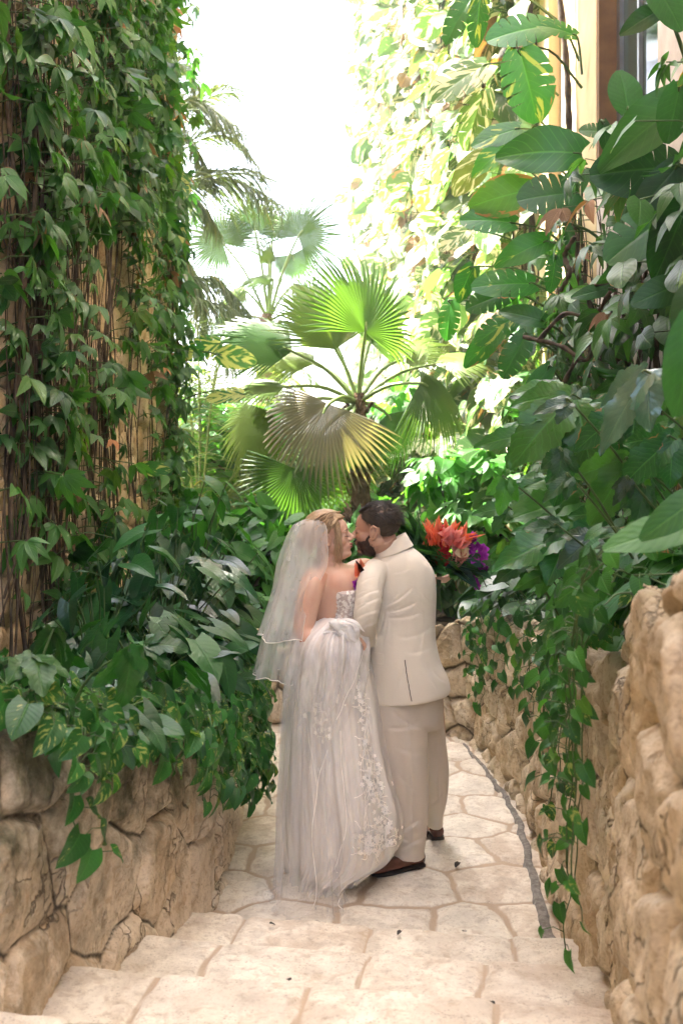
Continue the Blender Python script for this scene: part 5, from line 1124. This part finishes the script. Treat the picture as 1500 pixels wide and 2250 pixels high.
for i in range(30):                                    # loose front strands hanging past cheek and ear
    s = -1 if i < 25 else 1; x0 = rg.uniform(.034, .064); a = np.array([x0, s*rg.uniform(.045, .06), .085-rg.uniform(0, .02)]); wv = rg.uniform(.003, .012); ph = rg.uniform(0, 6); L = rg.uniform(.13, .24); n = 18
    t = np.linspace(0, 1, n); x = x0-.020*t*rg.uniform(.2, 2.0)+wv*np.sin(t*9+ph)*t+.012*np.sin(t*3); y = s*(.052+.036*np.sin(np.clip(t*2.2, 0, 1.57)))+s*wv*.5*np.cos(t*8+ph)*t; z = a[2]-L*t
    mb.tube(bF(np.stack([x, y, z], -1)), np.linspace(.0024, .0007, n), 4, r=rg.uniform(.3, 1), caps=False)
for i in range(14):
    s = -1; t = np.linspace(0, 1, 14); ph = rg.uniform(0, 6)
    mb.tube(bF(np.stack([-.055-.03*t+.006*np.sin(t*12+ph), -.055-.01*t+0*t, -.045-.11*t*rg.uniform(.5, 1)], -1)), np.linspace(.0015, .0006, 14), 4, r=rg.random(), caps=False)
mb.build('hair', M_hairF, bride)
mb = MB()
for i in range(16): mb.ell(bF((-.004+rg.normal(0, .003), -.086+rg.normal(0, .002), -.037-.0032*i)), (.0022,)*3, nu=5, nv=6)
mb.build('earring', M_metal, bride)
mb = MB(); mb.tube([at(699, 1243, 4.74), at(706, 1240, 4.735)], .004, 6); mb.tube([at(700, 1246, 4.74), at(708, 1237, 4.735)], .0022, 6); mb.build('hair_comb', M_metal, bride)
# bodice with lace
mb = MB()
loft(mb, [(1291, 720, 800, 4.855, .10, .02), (1293, 717, 806, 4.855, .165, .04), (1310, 717, 808, 4.855, .170, .02), (1335, 718, 803, 4.855, .158), (1365, 716, 793, 4.855, .150), (1395, 700, 796, 4.855, .160), (1425, 690, 800, 4.855, .17)], 44)
bod = mb.build('bodice', M_satin, bride)
def flower_tpl(np_=5, w_=.42):
    V = []; Fq = []; UV = []
    for k in range(np_):
        a = 2*pi*k/np_; b = len(V)
        for (r_, o_, z_) in ((.12, -.10, 0), (.12, .10, 0), (.62, -w_*.9, .10), (.62, w_*.9, .10), (.62, 0, .02), (1.0, -.20, .0), (1.0, .20, .0)):
            V.append((cos(a)*r_-sin(a)*o_, sin(a)*r_+cos(a)*o_, z_)); UV.append((o_, r_))
        Fq += [(b, b+1, b+4, b+4), (b, b+4, b+2, b+2), (b+1, b+3, b+4, b+4), (b+2, b+4, b+5, b+5), (b+4, b+6, b+5, b+5), (b+4, b+3, b+6, b+6)]
    return np.array(V), np.array([f_[:3] for f_ in Fq]), np.array(UV)
FLW = flower_tpl()
def lace(obj_, spots, name='lace', parent=None, lift=.004, seed=1, lines=()):
    rg = np.random.default_rng(seed); mb = MB(); Ms = []
    for px, py, sz in spots:
        q, nn = front(obj_, px, py)
        if q is None: continue
        a = rg.uniform(0, 2*pi); Ms.append(frame(np.array(q+nn*lift), np.cross(np.array(nn), [cos(a), .3, sin(a)]), np.array(nn), sz))
    mb.inst(FLW, Ms, rg.random(len(Ms)))
    for ln in lines:
        P = [front(obj_, a, b) for a, b in ln]; P = [q+nn*lift for q, nn in P if q is not None]
        if len(P) > 1: mb.tube(P, .0013, 4, caps=False)
    return mb.build(name, M_lace, parent)
rg = np.random.default_rng(12); sp = []; ln = []
for i in range(210): sp.append((rg.uniform(722, 800), rg.uniform(1292, 1368), rg.uniform(.004, .010)))
for i in range(26):
    x, y, a = rg.uniform(725, 790), rg.uniform(1300, 1365), rg.uniform(0, 6); l = [(x, y)]
    for k in range(9): a += .55; x += 3*cos(a); y += 3*sin(a); l.append((x, y))
    ln.append(l)
for k in range(3): ln.append([(722+j*4, 1292+k*2+1.5*sin(j*1.6)) for j in range(20)])
lace(bod, sp, 'bodice_lace', bride, .003, 5, ln)
# skirt: closed pleated lofts; sil rows = (py, left, right, Y, half depth)
def skirt(rows, npl, pa, seed, n=220, k=70, ph=0., nz=.008, power=.8, top=.15, wob=2.):
    R = []
    for py, l, r_, Y, hd in rows: s = F/Y; c = at((l+r_)/2, py, Y); R.append((c[0], c[1], c[2], (r_-l)/2/s, hd))
    C = smoothcurve(R, k); t = np.linspace(0, 1, k)[:, None]; th = np.linspace(0, 2*pi, n, endpoint=False)[None]
    thw = th+.12*np.sin(3*th+seed)+.06*np.sin(t*5+th*2+seed)
    pl = pa*(top+(1-top)*t**power)*(np.sin(npl*thw+ph+wob*np.sin(t*2.2+seed))+.45*np.sin(npl*1.7*thw+seed*2.3+t*2)+.3*np.sin(npl*3.1*thw+t*4))
    x = C[:, :1]+(C[:, 3:4]+pl*.55)*np.cos(th); y = C[:, 1:2]+(C[:, 4:5]+pl)*np.sin(th); z = C[:, 2:3]+0*th
    P = np.stack([x, y, z], -1); nn = (fbm(P*np.array([1, 1, .4]), 9, 3, seed)-.5)*nz*2
    P[..., 0] += nn*np.cos(th); P[..., 1] += nn*np.sin(th)
    P[..., 2] = np.maximum(P[..., 2], .010+.006*np.sin(th*9)**2)
    return P
mb = MB(); P = skirt([(1372, 690, 792, 4.85, .14), (1400, 672, 800, 4.83, .17), (1450, 657, 806, 4.81, .22), (1550, 645, 822, 4.80, .27), (1680, 640, 845, 4.80, .30), (1790, 642, 868, 4.80, .32), (1860, 655, 850, 4.80, .31), (1900, 668, 800, 4.80, .28)], 15, .022, 2)
mb.grid(P[::-1], closev=True); gown = mb.build('gown_lining', M_gown, bride)
mb = MB(); P = skirt([(1366, 690, 796, 4.84, .16), (1395, 664, 806, 4.82, .20), (1450, 648, 812, 4.80, .25), (1550, 636, 828, 4.78, .31), (1680, 628, 852, 4.77, .36), (1790, 625, 880, 4.77, .37), (1850, 626, 872, 4.78, .37), (1885, 630, 810, 4.77, .35), (1905, 632, 790, 4.76, .34)], 19, .020, 5, n=300)
mb.grid(P[::-1], closev=True); tul = mb.build('tulle_skirt', M_tulle, bride)
mb = MB(); P = skirt([(1385, 656, 790, 4.80, .20), (1440, 640, 792, 4.77, .25), (1520, 628, 775, 4.75, .30), (1650, 618, 765, 4.73, .34), (1780, 614, 748, 4.70, .37), (1880, 612, 752, 4.64, .40), (1960, 608, 756, 4.56, .38), (2000, 602, 758, 4.54, .36), (2012, 596, 762, 4.53, .36)], 17, .026, 9, n=280)
mb.grid(P[::-1], closev=True); trn = mb.build('tulle_train', M_train, bride)
# gathered overskirt held up at the hip
mb = MB(); P = skirt([(1352, 718, 765, 4.80, .10), (1360, 702, 784, 4.77, .17), (1382, 668, 800, 4.74, .23), (1410, 650, 806, 4.72, .26), (1440, 643, 806, 4.71, .27), (1500, 634, 800, 4.71, .29), (1580, 628, 780, 4.72, .30), (1640, 625, 760, 4.73, .31)], 13, .030, 4, n=260, nz=.022, top=.5, wob=1.)
mb.grid(P[::-1], closev=True); gat = mb.build('gathered_tulle', tulle_mat('gathered_skirt', .85, (.97, .96, .95), fade=.75), bride)
mb = MB(); rg = np.random.default_rng(31)
for i in range(15):                                   # crumpled folds round the hand that holds the skirt
    a = np.array([rg.uniform(690, 780), rg.uniform(1362, 1400)]); b = np.array([rg.uniform(755, 803), rg.uniform(1385, 1430)])
    c = (a+b)/2+np.array([rg.uniform(-10, 10), -rg.uniform(2, 14)]); q = [at(a[0], a[1], 4.62), at(c[0], c[1], 4.53), at(b[0], b[1], 4.57)]
    C = smoothcurve(q, 14); w_ = np.sin(np.linspace(.15, pi-.1, 14))*rg.uniform(.014, .030); mb.tube(C, w_, 10, flat=.5)
mb.build('gathered_folds', M_tulle2, bride)
# stitched edges of the tulle layers
mb = MB()
for ob, pts in ((gat, [(800, 1420), (775, 1500), (745, 1570), (722, 1640)]), (trn, [(722, 1640), (700, 1710), (690, 1770), (683, 1850), (698, 1935), (690, 1990), (655, 2018), (606, 2006)]), (tul, [(748, 1600), (752, 1720), (758, 1820), (735, 1915)]),
                (trn, [(735, 1915), (762, 1935), (758, 1950), (742, 1985), (756, 2004)]), (tul, [(672, 1500), (680, 1620), (694, 1730)]), (tul, [(792, 1470), (806, 1600), (820, 1700), (800, 1800)])):
    P = []
    for p in smoothcurve([(a, b, 0) for a, b in pts], 40):
        q, nn = front(ob, p[0], p[1])
        if q is not None: P.append(q+nn*.006)
    if len(P) > 6:
        P = np.array([tuple(p) for p in P]); k = np.ones(5)/5; Pp = np.pad(P, ((2, 2), (0, 0)), 'edge'); P = np.stack([np.convolve(Pp[:, j], k, 'valid') for j in range(3)], -1)
        mb.tube(P, .0011, 5)
mb.build('tulle_edging', M_lace, bride)
# lace sprays on the skirt
rg = np.random.default_rng(77); sp = []; ln = []
def spray(cx, cy, rx, ry, n, s0=.005, s1=.013):
    n = int(n*.5)
    for i in range(n): sp.append((cx+rg.normal(0, rx), cy+rg.normal(0, ry), rg.uniform(s0, s1)))
    for i in range(n//4):
        x, y, a = cx+rg.normal(0, rx), cy+rg.normal(0, ry), rg.uniform(0, 6); l = [(x, y)]
        for k in range(7): a += rg.normal(0, .5); x += 3.5*cos(a); y += 3.5*sin(a); l.append((x, y))
        ln.append(l)
for c in ((778, 1490, 14, 12, 60), (770, 1525, 14, 12, 60), (790, 1460, 8, 10, 26), (793, 1540, 7, 22, 40), (800, 1590, 5, 10, 14), (802, 1625, 8, 14, 22), (812, 1660, 5, 16, 30), (815, 1700, 10, 12, 50), (822, 1728, 14, 10, 50), (822, 1755, 10, 8, 34), (838, 1790, 10, 12, 30),
          (840, 1825, 18, 12, 90), (828, 1850, 20, 10, 100), (812, 1868, 14, 6, 60), (700, 1570, 16, 22, 40), (712, 1610, 10, 12, 24)): spray(*c)
for k in range(5):
    ln.append([(800+k*2+6*sin(j*.5+k), 1560+j*14) for j in range(20)])
lace(tul, sp, 'skirt_lace', bride, .006, 6, ln)
# lace toe of the hem resting on the stones beside the shoe
mb = MB(); P = skirt([(1866, 780, 812, 4.66, .05), (1885, 776, 812, 4.66, .06), (1905, 776, 806, 4.65, .06), (1922, 782, 800, 4.65, .045), (1930, 790, 796, 4.65, .02)], 7, .006, 3, n=80, k=24)
mb.grid(P[::-1], closev=True); hem = mb.build('hem_corner', M_tulle2, bride)
sp = []; ln = []; spray(796, 1908, 8, 7, 26); lace(hem, sp, 'hem_lace', bride, .004, 9, ln)
# veil: two open tiers wrapped round the back of the head
def veil(rows, seed, npl, pa, n=90, k=60, span=1.12):
    R = []
    for py, l, r_, Yn, Yf in rows:
        a = at(l, py, (Yn+Yf)/2); b = at(r_, py, Yn); R.append((a[0], b[0], Yn, Yf, a[2]))
    C = smoothcurve(R, k); t = np.linspace(0, 1, k)[:, None]; u = np.linspace(-pi*.5*span, pi*.5*span, n)[None]
    cx = C[:, 1:2]; rx = C[:, 1:2]-C[:, 0:1]; cy = (C[:, 2:3]+C[:, 3:4])/2; ry = (C[:, 3:4]-C[:, 2:3])/2
    pl = pa*(.1+.9*t)*(np.sin(npl*u+seed+1.2*np.sin(t*2.+seed))+.5*np.sin(npl*2.3*u+seed*2))
    x = cx-(rx+pl)*np.cos(u); y = cy-(ry+pl)*np.sin(-u); z = C[:, 4:5]+0*u+.012*np.sin(u*5+seed)*t**3
    P = np.stack([x, y, z], -1); return P
mb = MB(); P = veil([(1140, 678, 690, 4.80, 4.86), (1143, 664, 700, 4.76, 4.92), (1158, 642, 705, 4.73, 4.95), (1190, 626, 704, 4.71, 4.97), (1240, 610, 700, 4.69, 4.99), (1300, 600, 672, 4.65, 5.02), (1350, 585, 656, 4.62, 5.03), (1395, 570, 648, 4.60, 5.04)], 3, 9, .012)
mb.grid(P); v1 = mb.build('veil', M_veil, bride)
e = MB(); e.tube(P[-1], .0022, 5); e.tube(P[:, 0], .0010, 4); e.build('veil_edging', M_lace, v1)
mb = MB(); P = veil([(1142, 676, 694, 4.80, 4.87), (1150, 656, 702, 4.75, 4.93), (1180, 640, 702, 4.73, 4.95), (1250, 622, 695, 4.71, 4.97), (1320, 604, 662, 4.68, 5.0), (1400, 582, 654, 4.66, 5.02), (1482, 564, 640, 4.64, 5.03)], 6, 12, .014)
mb.grid(P); v2 = mb.build('veil', M_veil, bride)
e = MB(); e.tube(P[-1], .0022, 5); e.build('veil_edging', M_lace, v2)
# boutonniere on the groom's lapel: bird of paradise and an orchid
# ------------------------------------------------------------ flowers
def petal_mat(name, a, b, tr=.3):
    g = G(name); sp = g.N('SeparateXYZ'); g.L(g.attr('luv').outputs['Vector'], sp.inputs[0]); r = g.attr('rnd').outputs['Fac']
    c = g.mix(g.M('ADD', g.M('MULTIPLY', sp.outputs[1], .6), g.M('MULTIPLY', r, .4)), a, b); n = g.noise(g.obj(), 120., 3.)
    p = g.bsdf(c, .5, g.bump(n, .3, .002), .3); t = g.N('BsdfTranslucent'); g.L(c, t.inputs[0])
    m = g.N('MixShader'); m.inputs[0].default_value = tr; g.L(p, m.inputs[1]); g.L(t.outputs[0], m.inputs[2]); return g.done(m.outputs[0])
M_orange = petal_mat('orange_petal', (.85, .16, .06), (.95, .38, .20)); M_red = petal_mat('red_petal', (.45, .015, .03), (.85, .06, .08))
M_purple = petal_mat('purple_petal', (.24, .01, .28), (.55, .06, .60)); M_pink = petal_mat('pink_petal', (.70, .22, .22), (.85, .48, .38)); M_blue = petal_mat('blue_petal', (.02, .03, .12), (.04, .06, .2))
M_cream = petal_mat('cream_petal', (.80, .62, .38), (.85, .72, .5))
def blade_tpl(nr=8, wf=lambda t: sin(pi*t**.7), fold=.2, bend=.0, nc=2, wave=0., w0=.5):
    V = []; UV = []; Fq = []; c = 2*nc+1
    for i in range(nr+1):
        t = i/nr; w_ = w0*max(wf(t), .004)
        for j in range(-nc, nc+1):
            u = j/nc; V.append((u*w_, t-bend*t*t*.12, fold*abs(u)*w_*2-bend*t*t+wave*sin(t*14+j)*abs(u))); UV.append((u, t))
    for i in range(nr):
        for j in range(c-1): a = i*c+j; Fq.append((a, a+1, a+1+c, a+c))
    return np.array(V), np.array(Fq), np.array(UV)
PET = blade_tpl(6, lambda t: sin(pi*min(1, t**.75)), .3, .1, 1, w0=.5); SPIKE = blade_tpl(5, lambda t: (1-t)**.8+.02, .6, .0, 1, w0=.5); ROUND = blade_tpl(6, lambda t: sin(pi*t**.6)**.6 if 0 < t < 1 else .05, .1, .25, 2, w0=.95)
M_fern = leaf_mat('bouquet_green', (.06, .16, .05), (.15, .30, .11), nv=14); M_blueleaf = leaf_mat('blue_green_leaf', (.03, .08, .07), (.07, .15, .13)); M_stem = simple_mat('green_stem', (.06, .12, .03), (.04, .07, .02))
bq = empty('bouquet', at(968, 1275, 5.06), 'tropical bridal bouquet of orange, red and purple flowers held behind the groom\'s shoulder', 'bouquet')
rg = np.random.default_rng(4)
def sprayset(mb, tpl, c, n, L, wd, mean, spread, Y=5.03, seed=1, up=(0, -1, .3), sph=0.):
    rg = np.random.default_rng(seed); Ms = []
    for i in range(n):
        d = np.array(mean, float)+rg.normal(0, spread, 3); d /= np.linalg.norm(d); l = L*rg.uniform(.7, 1.15)
        Ms.append(frame(np.array(at(c[0], c[1], Y))+rg.normal(0, sph, 3), d, np.array(up)+rg.normal(0, .4, 3), (l*wd*2, l, l)))
    mb.inst(tpl, Ms, rg.random(len(Ms)))
mb = MB()   # spiky palm fans on the left
sprayset(mb, SPIKE, (940, 1235), 80, .26, .035, (-.75, 0, .75), .28, 5.10, 1)
sprayset(mb, SPIKE, (945, 1240), 40, .16, .05, (-.9, -.1, .3), .25, 5.06, 2); sprayset(mb, SPIKE, (985, 1245), 22, .18, .03, (.9, -.1, -.25), .20, 5.05, 3)
sprayset(mb, PET, (958, 1240), 8, .10, .22, (-.5, -.4, .2), .4, 5.0, 4)
mb.build('palm_leaves', M_fern, bq)
mb = MB()
for c, d, l in (((968, 1245), (.9, -.3, .05), .13), ((975, 1250), (1, -.2, -.12), .15), ((1000, 1245), (1, 0, -.3), .20), ((990, 1255), (.9, -.2, -.55), .17), ((955, 1240), (-.6, -.5, .5), .11), ((1010, 1240), (1, .1, -.12), .20)):
    mb.inst(PET, [frame(at(*c, 5.0), d, (0, -.8, .6), (l*.42, l, l))], [rg.random()])
mb.build('broad_leaves', M_blueleaf, bq)
for c, d, l, sd in (((948, 1195), (-.25, 0, 1), .12, 1), ((958, 1195), (-.05, -.1, 1), .14, 2), ((990, 1190), (.15, -.1, 1), .13, 3), ((1000, 1190), (.45, 0, .8), .12, 4), ((1012, 1195), (.9, 0, .55), .12, 5), ((972, 1180), (.02, 0, 1), .09, 6)):
    mb = MB(); sprayset(mb, SPIKE, c, 5, l, .10, d, .16, 5.02, sd); sprayset(mb, PET, (c[0], c[1]+4), 3, l*.75, .2, d, .2, 5.0, sd+20)
    fl = mb.build('bird_of_paradise', M_orange, bq)
    mb = MB(); sprayset(mb, SPIKE, c, 1, l*.8, .06, d, .15, 5.03, sd+9); mb.build('blue_tongue', M_blue, fl)
for (cx, cy, hh, sd) in ((968, 1215, .17, 1), (962, 1225, .12, 5), (978, 1228, .10, 9)):
    mb = MB(); r2 = np.random.default_rng(sd); Ms = []
    for i in range(110):
        t = r2.random(); a = r2.uniform(0, 2*pi); z = t*hh; o_ = np.array([cos(a), sin(a)*.9, .75]); Ms.append(frame(np.array(at(cx, cy+18, 4.98))+np.array([t*.01, 0, z]), o_, (0, 0, 1.), (.014, .045*(1-t*.55), .03)))
    mb.inst(PET, Ms, r2.random(len(Ms))); mb.build('red_ginger', M_red, bq)
for (cx, cy, sd) in ((1003, 1205, 1), (1008, 1225, 2), (995, 1232, 3)):
    mb = MB(); sprayset(mb, PET, (cx, cy+10), 34, .075, .09, (.25, -.25, 1), .42, 5.0, sd); mb.build('pink_protea', M_pink, bq)
mb = MB(); sprayset(mb, ROUND, (1018, 1216), 12, .035, .35, (.3, -.6, .5), .5, 4.98, 3, sph=.008); mb.build('cream_rose', M_cream, bq)
def orchid(c, s, sd, parent, Y=5.0, mat=None):
    mb = MB(); r2 = np.random.default_rng(sd); n0 = np.array([r2.normal(0, .3), -1, r2.normal(.1, .3)]); n0 /= np.linalg.norm(n0); a0 = r2.uniform(0, 6); x = np.cross(n0, [0, 0, 1]); y = np.cross(n0, x)
    for k in range(5):
        a = a0+k*2*pi/5; d = x*cos(a)+y*sin(a)-n0*-.25; mb.inst(ROUND, [frame(at(*c, Y), d, n0, (s*.55, s, s))], [r2.random()])
    mb.inst(PET, [frame(np.array(at(*c, Y))+n0*.004, n0+y*.5, x, (s*.4, s*.7, s*.6))], [0.]); return mb.build('orchid', M_purple, parent)
mb = MB()
for c, d in (((985, 1200), (-.2, -.5, 1)), ((995, 1188), (.2, -.4, 1)), ((978, 1185), (0, -.5, 1)), ((1000, 1200), (.5, -.5, .7))): sprayset(mb, PET, c, 7, .075, .26, d, .38, 4.98, int(c[0]))
mb.build('coral_petals', petal_mat('coral_petal', (.85, .20, .18), (.95, .48, .42)), bq)
for i, (x, y, s) in enumerate([(1027, 1188, .034), (1038, 1180, .03), (1032, 1205, .036), (1045, 1200, .03), (1060, 1208, .034), (1052, 1222, .032), (1040, 1228, .034), (1022, 1232, .036), (1030, 1216, .03), (1063, 1222, .026), (1014, 1236, .03), (1004, 1182, .026), (1056, 1244, .026), (1066, 1248, .02), (1042, 1280, .028), (1048, 1288, .022), (1038, 1272, .022)]):
    orchid((x, y), s, i, bq)
mb = MB()
for k in range(9):
    mb.tube([np.array(at(960+k*1.2, 1250, 5.05)), np.array(at(960+k*.6, 1300, 5.06)), np.array(at(959+k*.9, 1338, 5.07))], .0035, 5)
mb.tube([at(985, 1250, 5.03), at(1010, 1262, 5.03), at(1030, 1283, 5.02)], .0025, 4); mb.tube([at(1030, 1240, 5.03), at(1056, 1262, 5.03), at(1068, 1290, 5.03)], .0025, 4)
mb.build('stems', M_stem, bq)
# boutonniere
bt = MB(); sprayset(bt, SPIKE, (789, 1262), 7, .07, .05, (-.12, 0, 1), .16, 4.72, 5); bo = bt.build('boutonniere', M_orange, groom)
bt = MB(); sprayset(bt, SPIKE, (789, 1262), 2, .07, .035, (.02, 0, 1), .14, 4.71, 8); bt.build('dark_spikes', M_sole, bo)
orchid((784, 1279), .030, 3, bo, 4.71); orchid((787, 1290), .026, 4, bo, 4.71)

# ------------------------------------------------------------ haze volume added to imitate veiling glare over the far palms
mb = MB(); box(mb, (-61, -21, -1.2), (61, 141, 16.5)); hz = G('haze'); v = hz.N('VolumePrincipled')
v.inputs['Color'].default_value = (.93, .95, .90, 1); v.inputs['Density'].default_value = .003; v.inputs["Anisotropy"].default_value = .3
hz.L(v.outputs[0], hz.out.inputs[1]); tagp(mb.build('haze', hz.m, None, False), 'thin added haze standing in for veiling glare over the garden', kind='stuff')
